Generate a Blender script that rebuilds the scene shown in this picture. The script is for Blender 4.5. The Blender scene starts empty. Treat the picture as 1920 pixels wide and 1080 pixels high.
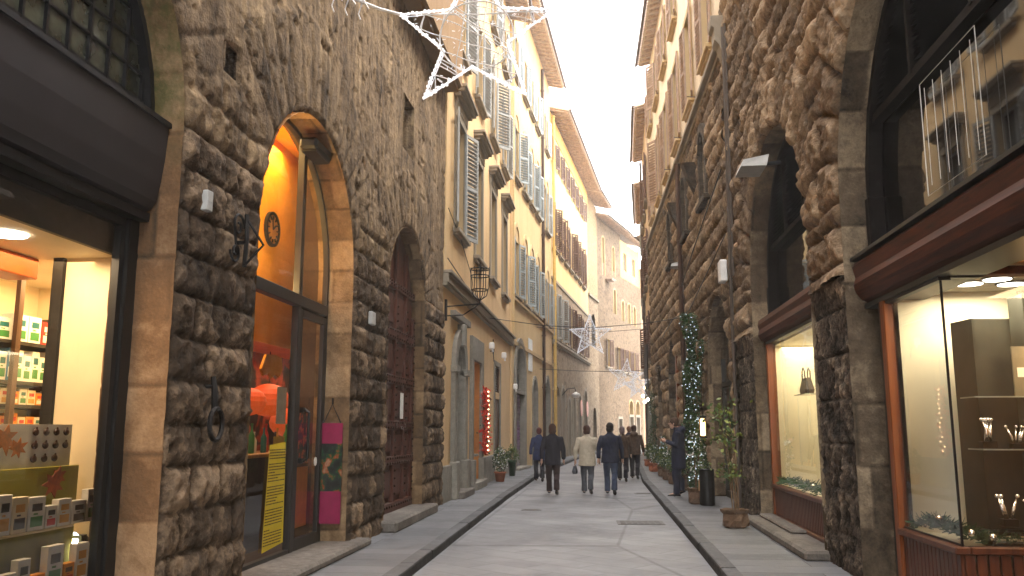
WORLD = 1.0
EXPO = 2.7
HAZE = 0.0024
import bpy, math, random
import numpy as np
from mathutils import Vector, Matrix
SC = bpy.context.scene
COL = SC.collection
R = math.radians
PI = math.pi
rnd = random.Random(7)

# ---------------------------------------------------------------- mesh builder
class MB:
    def __init__(s): s.v = []; s.f = []; s.m = []
    def quad(s, a, b, c, d, m=0):
        n = len(s.v); s.v += [a, b, c, d]; s.f.append((n, n+1, n+2, n+3)); s.m.append(m)
    def box(s, x0, x1, y0, y1, z0, z1, m=0, bev=0.0):
        if x0 > x1: x0, x1 = x1, x0
        if y0 > y1: y0, y1 = y1, y0
        if z0 > z1: z0, z1 = z1, z0
        n = len(s.v)
        if bev <= 0:
            s.v += [(x0,y0,z0),(x1,y0,z0),(x1,y1,z0),(x0,y1,z0),(x0,y0,z1),(x1,y0,z1),(x1,y1,z1),(x0,y1,z1)]
            F = [(0,3,2,1),(4,5,6,7),(0,1,5,4),(1,2,6,5),(2,3,7,6),(3,0,4,7)]
        else:
            b = min(bev, (x1-x0)*.45, (y1-y0)*.45, (z1-z0)*.45)
            idx = {}
            for ix in (0,1):
                for iy in (0,1):
                    for iz in (0,1):
                        X = (x0,x1)[ix]; Y = (y0,y1)[iy]; Z = (z0,z1)[iz]
                        dx = b if ix == 0 else -b; dy = b if iy == 0 else -b; dz = b if iz == 0 else -b
                        k = len(s.v)-n
                        s.v += [(X,Y+dy,Z+dz),(X+dx,Y,Z+dz),(X+dx,Y+dy,Z)]
                        idx[ix,iy,iz] = (k,k+1,k+2)
            I = idx; F = []
            for t in (0,1):
                F.append(tuple(I[t,a,c][0] for a,c in ((0,0),(1,0),(1,1),(0,1))))
                F.append(tuple(I[a,t,c][1] for a,c in ((0,0),(1,0),(1,1),(0,1))))
                F.append(tuple(I[a,c,t][2] for a,c in ((0,0),(1,0),(1,1),(0,1))))
            for a in (0,1):
                for c in (0,1):
                    F.append((I[0,a,c][1],I[1,a,c][1],I[1,a,c][2],I[0,a,c][2]))
                    F.append((I[a,0,c][0],I[a,1,c][0],I[a,1,c][2],I[a,0,c][2]))
                    F.append((I[a,c,0][0],I[a,c,1][0],I[a,c,1][1],I[a,c,0][1]))
            for k in I.values(): F.append(k)
        for f in F: s.f.append(tuple(n+i for i in f)); s.m.append(m)
    def obox(s, p0, p1, w, h, m=0):
        """bar from p0 to p1 with cross-section w x h"""
        p0 = Vector(p0); p1 = Vector(p1); d = (p1-p0).normalized()
        up = Vector((0,0,1)) if abs(d.z) < .95 else Vector((0,1,0))
        a = d.cross(up).normalized()*w/2; b = d.cross(a).normalized()*h/2
        n = len(s.v)
        for p in (p0, p1):
            for q in (a+b, a-b, -a-b, -a+b): s.v.append(tuple(p+q))
        for f in [(0,1,2,3),(7,6,5,4),(0,4,5,1),(1,5,6,2),(2,6,7,3),(3,7,4,0)]:
            s.f.append(tuple(n+i for i in f)); s.m.append(m)
    def tube(s, pts, r, k=6, m=0, close=False):
        pts = [Vector(p) for p in pts]; n0 = len(s.v); N = len(pts)
        rr = r if isinstance(r, (list, tuple)) else [r]*N
        prev = None
        for i, p in enumerate(pts):
            if close: t = (pts[(i+1) % N]-pts[i-1]).normalized()
            else: t = (pts[min(i+1,N-1)]-pts[max(i-1,0)]).normalized()
            if prev is None:
                up = Vector((0,0,1)) if abs(t.z) < .9 else Vector((1,0,0))
                a = t.cross(up).normalized()
            else:
                a = (prev - t*prev.dot(t))
                a = a.normalized() if a.length > 1e-6 else t.orthogonal().normalized()
            prev = a; b = t.cross(a)
            for j in range(k):
                an = 2*PI*j/k
                s.v.append(tuple(p+(a*math.cos(an)+b*math.sin(an))*rr[i]))
        M = N if close else N-1
        for i in range(M):
            for j in range(k):
                i2 = (i+1) % N
                s.f.append((n0+i*k+j, n0+i*k+(j+1)%k, n0+i2*k+(j+1)%k, n0+i2*k+j)); s.m.append(m)
        if not close:
            s.f.append(tuple(n0+j for j in range(k))[::-1]); s.m.append(m)
            s.f.append(tuple(n0+(N-1)*k+j for j in range(k))); s.m.append(m)
    def lathe(s, prof, k=16, c=(0,0,0), m=0, sy=1.0):
        """prof list of (r,z)"""
        n0 = len(s.v)
        for r, z in prof:
            for j in range(k):
                a = 2*PI*j/k; s.v.append((c[0]+r*math.cos(a), c[1]+r*math.sin(a)*sy, c[2]+z))
        for i in range(len(prof)-1):
            for j in range(k):
                s.f.append((n0+i*k+j, n0+i*k+(j+1)%k, n0+(i+1)*k+(j+1)%k, n0+(i+1)*k+j)); s.m.append(m)
        s.f.append(tuple(n0+j for j in range(k))[::-1]); s.m.append(m)
        s.f.append(tuple(n0+(len(prof)-1)*k+j for j in range(k))); s.m.append(m)
    def loft(s, rings, m=0, cap=True):
        n0 = len(s.v); k = len(rings[0])
        for r in rings: s.v += [tuple(p) for p in r]
        for i in range(len(rings)-1):
            for j in range(k):
                s.f.append((n0+i*k+j, n0+i*k+(j+1)%k, n0+(i+1)*k+(j+1)%k, n0+(i+1)*k+j)); s.m.append(m)
        if cap:
            s.f.append(tuple(n0+j for j in range(k))[::-1]); s.m.append(m)
            s.f.append(tuple(n0+(len(rings)-1)*k+j for j in range(k))); s.m.append(m)
    def prism_y(s, poly, y0, y1, m=0):
        """poly [(x,z)] extruded along y"""
        n = len(s.v); k = len(poly)
        s.v += [(x,y0,z) for x,z in poly]+[(x,y1,z) for x,z in poly]
        s.f.append(tuple(n+i for i in range(k))); s.m.append(m)
        s.f.append(tuple(n+k+i for i in range(k))[::-1]); s.m.append(m)
        for i in range(k):
            j = (i+1) % k
            s.f.append((n+i, n+k+i, n+k+j, n+j)); s.m.append(m)
    def prism_x(s, poly, x0, x1, m=0):
        """poly [(y,z)] extruded along x"""
        n = len(s.v); k = len(poly)
        s.v += [(x0,y,z) for y,z in poly]+[(x1,y,z) for y,z in poly]
        s.f.append(tuple(n+i for i in range(k))[::-1]); s.m.append(m)
        s.f.append(tuple(n+k+i for i in range(k))); s.m.append(m)
        for i in range(k):
            j = (i+1) % k
            s.f.append((n+i, n+j, n+k+j, n+k+i)); s.m.append(m)
    def ball(s, c, r, k=8, rows=5, m=0, sc=(1,1,1)):
        prof = []
        for i in range(rows+1):
            a = -PI/2+PI*i/rows; prof.append((max(.001, r*math.cos(a)), r*math.sin(a)))
        n0 = len(s.v); s.lathe(prof, k, (0,0,0), m)
        for i in range(n0, len(s.v)):
            v = s.v[i]; s.v[i] = (c[0]+v[0]*sc[0], c[1]+v[1]*sc[1], c[2]+v[2]*sc[2])
    def arch_ring(s, c, zs, r0, r1, y0, y1, a0=0, a1=PI, n=24, m=0, sz=1.0):
        """half ring in x-z plane"""
        for i in range(n):
            t0 = a0+(a1-a0)*i/n; t1 = a0+(a1-a0)*(i+1)/n
            P = [(c+r*math.cos(t), zs+r*math.sin(t)*sz) for r, t in ((r0,t0),(r1,t0),(r1,t1),(r0,t1))]
            (ax,az),(bx,bz),(cx,cz),(dx,dz) = P
            s.quad((ax,y0,az),(dx,y0,dz),(cx,y0,cz),(bx,y0,bz),m)
            s.quad((ax,y1,az),(bx,y1,bz),(cx,y1,cz),(dx,y1,dz),m)
            s.quad((ax,y0,az),(ax,y1,az),(dx,y1,dz),(dx,y0,dz),m)
            s.quad((bx,y0,bz),(cx,y0,cz),(cx,y1,cz),(bx,y1,bz),m)
    def mesh(s, name, mats, smooth=False, fix=True):
        me = bpy.data.meshes.new(name)
        me.from_pydata(s.v, [], s.f)
        mats = mats if isinstance(mats, (list, tuple)) else [mats]
        for mm in mats: me.materials.append(mm)
        if len(mats) > 1: me.polygons.foreach_set('material_index', s.m)
        if smooth: me.polygons.foreach_set('use_smooth', [True]*len(me.polygons))
        me.update()
        if fix and len(s.f) < 60000:
            import bmesh
            bm = bmesh.new(); bm.from_mesh(me)
            bmesh.ops.recalc_face_normals(bm, faces=bm.faces); bm.to_mesh(me); bm.free()
        return me
    def build(s, name, mats, parent=None, loc=(0,0,0), rot=0, smooth=False, **kw):
        return link(name, s.mesh(name, mats, smooth), parent, loc, rot, **kw)

def link(name, me, parent=None, loc=(0,0,0), rot=0, label=None, cat=None, group=None, kind=None):
    o = bpy.data.objects.new(name, me); COL.objects.link(o)
    o.location = loc
    o.rotation_euler = rot if isinstance(rot, (tuple, list)) else (0,0,rot)
    if parent is not None: o.parent = parent
    return tag(o, label, cat, group, kind)
def tag(o, label=None, cat=None, group=None, kind=None):
    if label: o['label'] = label
    if cat: o['category'] = cat
    if group: o['group'] = group
    if kind: o['kind'] = kind
    return o
def empty(name, loc=(0,0,0), rot=0, label=None, cat=None, group=None):
    return link(name, None, None, loc, rot, label, cat, group)
def copy_tree(o, parent=None):
    c = o.copy(); COL.objects.link(c); c.parent = parent
    for ch in list(o.children): copy_tree(ch, c)
    return c
ORD = ['first','second','third','fourth','fifth','sixth','seventh','eighth','ninth','tenth','eleventh','twelfth','thirteenth','fourteenth','fifteenth','sixteenth','seventeenth','eighteenth','nineteenth','twentieth']

# ---------------------------------------------------------------- numpy noise
def _h(i, j, seed):
    x = np.sin(i*127.1+j*311.7+seed*74.7)*43758.5453
    return x-np.floor(x)
def vnoise(x, y, seed=0.):
    xi = np.floor(x); yi = np.floor(y); fx = x-xi; fy = y-yi
    fx = fx*fx*(3-2*fx); fy = fy*fy*(3-2*fy)
    a = _h(xi,yi,seed); b = _h(xi+1,yi,seed); c = _h(xi,yi+1,seed); d = _h(xi+1,yi+1,seed)
    return (a*(1-fx)+b*fx)*(1-fy)+(c*(1-fx)+d*fx)*fy
def fbm(x, y, seed=0., o=4):
    t = 0; a = .5; n = 0
    for k in range(o):
        t = t+a*vnoise(x, y, seed+k*3.3); n += a; x = x*2.03+1.7; y = y*2.03+5.1; a *= .5
    return t/n
def sstep(a, b, x):
    t = np.clip((x-a)/(b-a), 0, 1); return t*t*(3-2*t)
def blocks(S, Z, h, l0, l1, seed=0., jit=.3):
    """irregular coursed masonry: returns distance to joint, random id per block"""
    i = np.floor(Z/h); fz = Z/h-i
    L = l0+(l1-l0)*_h(i, 3.0, seed); off = _h(i, 9.0, seed)*7
    u = S/L+off; j = np.floor(u)
    def jt(jj): return (_h(i, jj, seed+5)-.5)*jit
    lo = j+jt(j); sel = u < lo; j = np.where(sel, j-1, j)
    lo = j+jt(j); hi = j+1+jt(j+1)
    sel = u >= hi; j = np.where(sel, j+1, j); lo = j+jt(j); hi = j+1+jt(j+1)
    e = np.minimum(np.minimum((u-lo)*L, (hi-u)*L), np.minimum(fz*h, (1-fz)*h))
    return e, _h(i*1.7, j*2.3, seed+11)

# openings: signed distance, negative inside
def op_arch(c, r, zs, z0=-9., sz=1.0):
    def f(S, Z):
        d = np.where(Z > zs, np.hypot(S-c, (Z-zs)/sz)-r, np.abs(S-c)-r)
        return np.maximum(d, z0-Z)
    f.outline = [(c-r, z0)]+[(c-r*math.cos(PI*i/28), zs+sz*r*math.sin(PI*i/28)) for i in range(29)]+[(c+r, z0)]
    return f
def op_rect(x0, x1, z0, z1):
    def f(S, Z): return np.maximum(np.maximum(x0-S, S-x1), np.maximum(z0-Z, Z-z1))
    f.outline = [(x0,z0),(x0,z1),(x1,z1),(x1,z0)]
    return f
def lines(*seg):
    """lines((a,b,step),...)"""
    out = []
    for a, b, st in seg:
        n = max(1, int(round((b-a)/st))); out += list(np.linspace(a, b, n+1)[:-1])
    out.append(seg[-1][1]); return np.array(out)
def wall_grid(parent, mat, sl, zl, ops, hfun, name='wall', snap=.6, rim=.05, loc=(0,0,0)):
    S, Z = np.meshgrid(sl, zl); S = S.copy(); Z = Z.copy()
    def sd(S, Z):
        d = np.full(S.shape, 99.)
        for o in ops: d = np.minimum(d, o(S, Z))
        return d
    ds = np.gradient(sl)[None,:]+0*S; dz = np.gradient(zl)[:,None]+0*S
    cell = np.minimum(ds, dz)
    d = sd(S, Z)
    if ops:
        e = 1e-3
        for it in range(2):
            d = sd(S, Z)
            gx = (sd(S+e,Z)-sd(S-e,Z))/(2*e); gz = (sd(S,Z+e)-sd(S,Z-e))/(2*e)
            g2 = np.maximum(gx*gx+gz*gz, .3)
            near = np.abs(d) < snap*cell
            if it == 0: near0 = near
            S = np.where(near0, S-d*gx/g2, S); Z = np.where(near0, Z-d*gz/g2, Z)
        d = sd(S, Z)
    H, T = hfun(S, Z)
    if rim > 0: H = np.where(d < 90, H*sstep(-.01, rim, d)+.012, H)
    ny, nx = S.shape
    V = np.stack([S, -H, Z], -1).reshape(-1, 3)
    idx = np.arange(nx*ny).reshape(ny, nx)
    F = np.stack([idx[:-1,:-1], idx[:-1,1:], idx[1:,1:], idx[1:,:-1]], -1).reshape(-1, 4)
    cs = (S[:-1,:-1]+S[1:,1:]+S[:-1,1:]+S[1:,:-1])/4; cz = (Z[:-1,:-1]+Z[1:,1:]+Z[:-1,1:]+Z[1:,:-1])/4
    keep = (sd(cs, cz) > 0).reshape(-1)
    F = F[keep]
    me = bpy.data.meshes.new(name)
    me.vertices.add(len(V)); me.vertices.foreach_set('co', V.astype(np.float32).ravel())
    me.loops.add(len(F)*4); me.loops.foreach_set('vertex_index', F.astype(np.int32).ravel())
    me.polygons.add(len(F)); me.polygons.foreach_set('loop_start', (np.arange(len(F))*4).astype(np.int32))
    me.polygons.foreach_set('loop_total', np.full(len(F), 4, np.int32))
    me.polygons.foreach_set('use_smooth', np.ones(len(F), bool))
    me.update(calc_edges=True)
    at = me.attributes.new('tone', 'FLOAT', 'POINT'); at.data.foreach_set('value', T.astype(np.float32).ravel())
    me.materials.append(mat)
    return link(name, me, parent, loc)
def reveal(parent, mat, op, y1, y0=-.03, rough=.012, name='reveal', seed=1., step=.03, blk=.42):
    """lining of an opening from the wall face back to depth y1"""
    pts = op.outline; P = []
    for a, b in zip(pts[:-1], pts[1:]):
        n = max(1, int(math.dist(a, b)/step))
        for i in range(n): P.append((a[0]+(b[0]-a[0])*i/n, a[1]+(b[1]-a[1])*i/n))
    P.append(pts[-1]); P = np.array(P)
    ln = np.concatenate([[0], np.cumsum(np.hypot(*(P[1:]-P[:-1]).T))])
    t = np.gradient(P, axis=0); t /= np.maximum(np.hypot(t[:,0], t[:,1]), 1e-6)[:,None]
    nrm = np.stack([t[:,1], -t[:,0]], -1)        # towards the opening
    ys = np.linspace(y0, y1, max(3, int(abs(y1-y0)/step)+1))
    LL, YY = np.meshgrid(ln, ys)
    e, idn = blocks(YY+3.3, LL, blk, .3, .55, seed, .35)
    e = e+.012*(fbm(LL*20, YY*20, 3.)-.5); jn = sstep(0, .018, e); idn = .15+.8*idn-.45*(1-jn)+.7*(fbm(LL*3, YY*3, seed+2)-.5)
    H = rough*(fbm(LL*6, YY*6, seed)*1.8-.4+.8*fbm(LL*22, YY*22, 2.))+rough*1.1*jn
    V = np.stack([P[None,:,0]+nrm[None,:,0]*H, YY, P[None,:,1]+nrm[None,:,1]*H], -1)
    ny, nx = LL.shape; idx = np.arange(nx*ny).reshape(ny, nx)
    F = np.stack([idx[:-1,:-1], idx[1:,:-1], idx[1:,1:], idx[:-1,1:]], -1).reshape(-1, 4)
    me = bpy.data.meshes.new(name); me.from_pydata(V.reshape(-1,3).tolist(), [], F.tolist())
    at = me.attributes.new('tone', 'FLOAT', 'POINT'); at.data.foreach_set('value', idn.astype(np.float32).ravel())
    me.polygons.foreach_set('use_smooth', [True]*len(me.polygons)); me.materials.append(mat)
    return link(name, me, parent)

# ---------------------------------------------------------------- materials
class NT:
    def __init__(s, name):
        s.m = bpy.data.materials.new(name); s.m.use_nodes = True; s.t = s.m.node_tree; s.t.nodes.clear()
        s.out = s.n('ShaderNodeOutputMaterial')
    def n(s, ty, **kw):
        n = s.t.nodes.new(ty)
        for k, v in kw.items():
            if k.startswith('i_'):
                kk = k[2:]; kk = int(kk) if kk.isdigit() else kk.replace('_', ' ')
                s.set(n.inputs[kk], v)
            else: setattr(n, k, v)
        return n
    def set(s, inp, v):
        if hasattr(v, 'links') or isinstance(v, bpy.types.NodeSocket): s.t.links.new(v, inp)
        else: inp.default_value = v
    def co(s, scale=(1,1,1), src='Object', loc=(0,0,0), rot=(0,0,0)):
        tc = s.n('ShaderNodeTexCoord'); mp = s.n('ShaderNodeMapping')
        s.t.links.new(tc.outputs[src], mp.inputs[0]); mp.inputs['Scale'].default_value = scale
        mp.inputs['Location'].default_value = loc; mp.inputs['Rotation'].default_value = rot
        return mp.outputs[0]
    def noise(s, co, scale, detail=4, rough=.55, dist=0):
        n = s.n('ShaderNodeTexNoise'); s.t.links.new(co, n.inputs['Vector'])
        n.inputs['Scale'].default_value = scale; n.inputs['Detail'].default_value = detail
        n.inputs['Roughness'].default_value = rough; n.inputs['Distortion'].default_value = dist
        return n.outputs[0]
    def ramp(s, fac, stops):
        n = s.n('ShaderNodeValToRGB'); s.t.links.new(fac, n.inputs[0]); el = n.color_ramp.elements
        while len(el) < len(stops): el.new(.5)
        for e, (p, c) in zip(el, stops):
            e.position = p; e.color = (*c, 1) if isinstance(c, (tuple, list)) else (c, c, c, 1)
        return n.outputs[0]
    def mix(s, f, a, b, mode='MIX'):
        n = s.n('ShaderNodeMix', data_type='RGBA', blend_type=mode)
        for inp, v in ((n.inputs[0], f), (n.inputs[6], a), (n.inputs[7], b)):
            if isinstance(v, bpy.types.NodeSocket): s.t.links.new(v, inp)
            elif isinstance(v, (tuple, list)): inp.default_value = (*v[:3], 1)
            else: inp.default_value = v
        return n.outputs[2]
    def math(s, op, a, b=0.):
        n = s.n('ShaderNodeMath', operation=op)
        for inp, v in ((n.inputs[0], a), (n.inputs[1], b)):
            if isinstance(v, bpy.types.NodeSocket): s.t.links.new(v, inp)
            else: inp.default_value = v
        return n.outputs[0]
    def bump(s, h, st=.4, d=.02, prev=None):
        n = s.n('ShaderNodeBump'); s.t.links.new(h, n.inputs['Height'])
        n.inputs['Strength'].default_value = st; n.inputs['Distance'].default_value = d
        if prev is not None: s.t.links.new(prev, n.inputs['Normal'])
        return n.outputs[0]
    def attr(s, name): return s.n('ShaderNodeAttribute', attribute_name=name).outputs['Fac']
    def bsdf(s, col, rough=.8, normal=None, metal=0., spec=.3, emis=None, es=0.):
        b = s.n('ShaderNodeBsdfPrincipled')
        for k, v in (('Base Color', col), ('Roughness', rough), ('Metallic', metal), ('Specular IOR Level', spec)):
            if isinstance(v, bpy.types.NodeSocket): s.t.links.new(v, b.inputs[k])
            elif isinstance(v, (tuple, list)): b.inputs[k].default_value = (*v[:3], 1)
            else: b.inputs[k].default_value = v
        if normal is not None: s.t.links.new(normal, b.inputs['Normal'])
        if emis is not None:
            if isinstance(emis, bpy.types.NodeSocket): s.t.links.new(emis, b.inputs['Emission Color'])
            else: b.inputs['Emission Color'].default_value = (*emis, 1)
            b.inputs['Emission Strength'].default_value = es
        s.t.links.new(b.outputs[0], s.out.inputs[0]); return s.m

def sm(name, col, rough=.6, metal=0., var=.12, sc=9., spec=.3, emis=None, es=0., bump=0.):
    """simple material, slight tonal variation"""
    t = NT(name); co = t.co()
    nz = t.noise(co, sc, 3)
    c = t.mix(t.ramp(nz, [(.3, 0.), (.7, 1.)]), tuple(x*(1-var) for x in col), tuple(min(1, x*(1+var)) for x in col))
    nr = t.bump(t.noise(co, sc*6, 3), bump, .01) if bump > 0 else None
    return t.bsdf(c, rough, nr, metal, spec, emis, es)
def stone(name, dark, mid, light, tone_amt=.55, streak=0., bscale=1., rough=.9, lichen=None, fine=.5, spread=.5, lo=0, lz=None):
    t = NT(name); co = t.co()
    n1 = t.noise(co, 1.3*bscale, 5, .6); n2 = t.noise(co, 9*bscale, 6, .7); n3 = t.noise(co, 45*bscale, 5, .7)
    f = t.math('MULTIPLY', n1, .35); f = t.math('ADD', f, t.math('MULTIPLY', n2, .45)); f = t.math('ADD', f, t.math('MULTIPLY', n3, .2))
    if tone_amt > 0:
        f = t.math('ADD', f, t.math('MULTIPLY', t.math('SUBTRACT', t.attr('tone'), .5), tone_amt*.5))
    if streak > 0:
        st = t.noise(t.co((5, 5, .35)), 1.6, 4, .6)
        f = t.math('ADD', f, t.math('MULTIPLY', t.math('SUBTRACT', st, .5), streak))
    c = t.ramp(f, [(.5-spread*.42, dark), (.5, mid), (.5+spread*.36, light)])
    # warm / cool drift and sooty patches of their own
    c = t.mix(t.ramp(t.noise(co, .55*bscale, 3), [(.42, 0.), (.66, .5)]), c, t.mix(1., c, (.75, .70, .66), 'MULTIPLY'))
    if lichen:
        k = t.ramp(t.noise(co, 3.3, 5, .7), [(.38, 0.), (.6, .85)])
        if lz:
            sx = t.n('ShaderNodeSeparateXYZ'); t.t.links.new(co, sx.inputs[0]); mr = t.n('ShaderNodeMapRange'); t.t.links.new(sx.outputs[2], mr.inputs[0]); mr.inputs[1].default_value = lz[0]; mr.inputs[2].default_value = lz[1]
            k = t.math('MULTIPLY', k, mr.outputs[0])
        c = t.mix(k, c, lichen)
    b = t.bump(n2, fine, .035); b = t.bump(n3, fine*.8, .012, b)
    vo = t.n('ShaderNodeTexVoronoi', i_Scale=26*bscale); t.t.links.new(co, vo.inputs['Vector'])
    b = t.bump(vo.outputs[0], fine*.5, .012, b)
    return t.bsdf(c, rough, b, 0., .2)
def plaster(name, col, stain, dark=.8, bs=.16, amt=.62):
    t = NT(name); co = t.co()
    n1 = t.noise(co, .5, 5, .6); n2 = t.noise(t.co((2.2, 2.2, .25)), 1.3, 4, .6); n3 = t.noise(co, 22, 5, .6)
    c = t.mix(t.ramp(n1, [(.38, 0.), (.68, 1.)]), col, tuple(x*y for x, y in zip(col, (.9,.86,.8))))
    c = t.mix(t.ramp(n2, [(.5, 0.), (.75, amt)]), c, stain)
    c = t.mix(t.ramp(t.noise(co, 4.2, 6, .75), [(.6, 0.), (.74, amt*.7)]), c, stain)
    c = t.mix(t.ramp(n3, [(.3, .25), (.6, 0.)]), c, tuple(x*dark for x in col))
    return t.bsdf(c, .88, t.bump(t.math('ADD', n3, n1), bs, .02), 0., .25)
def rubble(name, cols, mortar, scale=4.5, flat=(1,1,1.6), jw=.045):
    t = NT(name); w = t.co(flat)
    d = t.n('ShaderNodeVectorMath', operation='SCALE'); nz = t.n('ShaderNodeTexNoise', i_Scale=3.); t.t.links.new(w, nz.inputs['Vector'])
    t.t.links.new(nz.outputs['Color'], d.inputs[0]); d.inputs['Scale'].default_value = .16
    ad = t.n('ShaderNodeVectorMath', operation='ADD'); t.t.links.new(w, ad.inputs[0]); t.t.links.new(d.outputs[0], ad.inputs[1])
    v1 = t.n('ShaderNodeTexVoronoi', i_Scale=scale); t.t.links.new(ad.outputs[0], v1.inputs['Vector'])
    v2 = t.n('ShaderNodeTexVoronoi', feature='DISTANCE_TO_EDGE', i_Scale=scale); t.t.links.new(ad.outputs[0], v2.inputs['Vector'])
    sp = t.n('ShaderNodeSeparateColor'); t.t.links.new(v1.outputs['Color'], sp.inputs[0])
    c = t.ramp(sp.outputs[0], [(i/(len(cols)-1), x) for i, x in enumerate(cols)])
    nn = t.noise(t.co(), 14, 5, .7)
    c = t.mix(t.ramp(nn, [(.35, .5), (.65, 0.)]), c, t.mix(1., c, (.55,.52,.5), 'MULTIPLY'))
    k = t.ramp(v2.outputs[0], [(jw*.5, 0.), (jw*1.6, 1.)])
    c = t.mix(k, mortar, c)
    b = t.bump(k, .6, .04); b = t.bump(nn, .5, .02, b)
    return t.bsdf(c, .9, b, 0., .2)
def brickmat(name, c1, c2, mortar, bw=.3, bh=.075, ms=.012, swap=False, off=.5):
    t = NT(name); tc = t.n('ShaderNodeTexCoord'); sp = t.n('ShaderNodeSeparateXYZ'); t.t.links.new(tc.outputs['Object'], sp.inputs[0])
    cb = t.n('ShaderNodeCombineXYZ')
    xy = t.math('ADD', sp.outputs[0], sp.outputs[1])
    t.t.links.new(xy, cb.inputs[0]); t.t.links.new(sp.outputs[2], cb.inputs[1])
    b = t.n('ShaderNodeTexBrick', offset=off); t.t.links.new(cb.outputs[0], b.inputs['Vector'])
    b.inputs['Scale'].default_value = 1; b.inputs['Brick Width'].default_value = bw; b.inputs['Row Height'].default_value = bh
    b.inputs['Mortar Size'].default_value = ms; b.inputs['Color1'].default_value = (*c1,1); b.inputs['Color2'].default_value = (*c2,1); b.inputs['Mortar'].default_value = (*mortar,1)
    nn = t.noise(t.co(), 6, 5, .7)
    c = t.mix(t.ramp(nn, [(.35,.6),(.65,0.)]), b.outputs[0], t.mix(1., b.outputs[0], (.6,.55,.5), 'MULTIPLY'))
    bb = t.bump(b.outputs['Fac'], -.5, .02); bb = t.bump(nn, .4, .02, bb)
    return t.bsdf(c, .9, bb, 0., .2)
def glass(name, tint=(1,1,1), refl=1.0, rough=.0, base=.04):
    t = NT(name); tr = t.n('ShaderNodeBsdfTransparent'); gl = t.n('ShaderNodeBsdfGlossy'); mx = t.n('ShaderNodeMixShader')
    tr.inputs[0].default_value = (*tint,1); gl.inputs['Roughness'].default_value = rough; gl.inputs[0].default_value = (refl,refl,refl,1)
    fr = t.n('ShaderNodeFresnel'); fr.inputs[0].default_value = 1.5
    t.t.links.new(fr.outputs[0], mx.inputs[0])
    t.t.links.new(tr.outputs[0], mx.inputs[1]); t.t.links.new(gl.outputs[0], mx.inputs[2]); t.t.links.new(mx.outputs[0], t.out.inputs[0])
    return t.m
def wood(name, c1, c2, rough=.35, sc=(14, 14, .9)):
    t = NT(name); n = t.noise(t.co(sc), 1.6, 5, .6, .6)
    c = t.ramp(n, [(.3, c1), (.7, c2)])
    return t.bsdf(c, rough, t.bump(n, .15, .005), 0., .25)
def emit(name, col, st):
    t = NT(name); e = t.n('ShaderNodeEmission'); e.inputs[0].default_value = (*col,1); e.inputs[1].default_value = st
    t.t.links.new(e.outputs[0], t.out.inputs[0]); return t.m
def lamp(name, ty, loc, energy, col, size=.2, rot=(0,0,0), parent=None, sy=None, spot=None):
    l = bpy.data.lights.new(name, ty); l.energy = energy; l.color = col
    if ty == 'AREA':
        l.size = size
        if sy: l.shape = 'RECTANGLE'; l.size_y = sy
    elif ty == 'SPOT': l.spot_size = spot or R(70); l.shadow_soft_size = size; l.spot_blend = .6
    else: l.shadow_soft_size = size
    o = bpy.data.objects.new(name, l); COL.objects.link(o); o.location = loc; o.rotation_euler = rot
    if parent: o.parent = parent
    return o

# ================================================================ materials
M = {}
M['L_rust'] = stone('left_bossed_stone', (.013,.009,.0055), (.092,.064,.041), (.36,.255,.16), tone_amt=.7, spread=.56, fine=1.)
M['L_up'] = stone('left_upper_stone', (.035,.023,.013), (.185,.128,.074), (.38,.275,.16), tone_amt=.45, streak=.6, spread=.5, fine=.7)
M['L_jamb'] = stone('left_jamb_stone', (.05,.034,.02), (.175,.112,.058), (.36,.25,.14), tone_amt=.8, spread=.62, fine=.5)
M['L_moss'] = stone('mossy_jamb_stone', (.06,.04,.022), (.165,.092,.044), (.34,.22,.12), tone_amt=.8, lichen=(.05,.065,.014), lz=(3.6,4.3), spread=.7, fine=.4)
M['L_stucco'] = plaster('brown_stucco', (.30,.19,.095), (.18,.105,.05), bs=.25)
M['R_rust'] = stone('right_rough_stone', (.022,.015,.009), (.20,.142,.088), (.52,.39,.255), tone_amt=.75, spread=.58, fine=1.)
M['R_pier'] = stone('right_pier_stone', (.018,.014,.011), (.15,.12,.09), (.55,.45,.32), tone_amt=.7, bscale=2.4, spread=.42, fine=1.2)
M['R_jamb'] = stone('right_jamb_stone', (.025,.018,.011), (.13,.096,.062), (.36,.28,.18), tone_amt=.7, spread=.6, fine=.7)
M['sill_stone'] = stone('grey_step_stone', (.05,.044,.038), (.14,.125,.108), (.27,.245,.21), tone_amt=0, fine=.3)
M['serena'] = stone('grey_dressed_stone', (.14,.13,.11), (.24,.225,.19), (.36,.33,.27), tone_amt=0, fine=.25)
M['y1'] = plaster('ochre_plaster', (.70,.50,.27), (.48,.31,.15))
M['y2'] = plaster('cream_plaster', (.62,.46,.24), (.42,.29,.14))
M['y3'] = plaster('yellow_plaster', (.70,.52,.25), (.55,.37,.15))
M['y4'] = plaster('bright_yellow_plaster', (.70,.47,.16), (.52,.34,.11))
M['pink'] = plaster('pink_plaster', (.42,.27,.18), (.3,.19,.12))
M['r2p'] = plaster('pale_ochre_plaster', (.82,.71,.53), (.5,.38,.25))
M['r3p'] = plaster('sand_plaster', (.66,.50,.33), (.46,.32,.2))
M['trim'] = plaster('grey_stone_trim', (.30,.26,.20), (.2,.165,.12), bs=.2)
M['trimy'] = plaster('ochre_trim', (.52,.38,.2), (.36,.25,.13))
M['rub'] = rubble('rubble_wall', [(.16,.11,.07),(.30,.22,.14),(.40,.31,.2),(.24,.17,.11)], (.30,.24,.17), 3.2)
M['rub2'] = rubble('pale_rubble_wall', [(.11,.072,.045),(.19,.135,.085),(.25,.185,.12),(.15,.10,.066)], (.21,.155,.10), 3.6)
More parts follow.
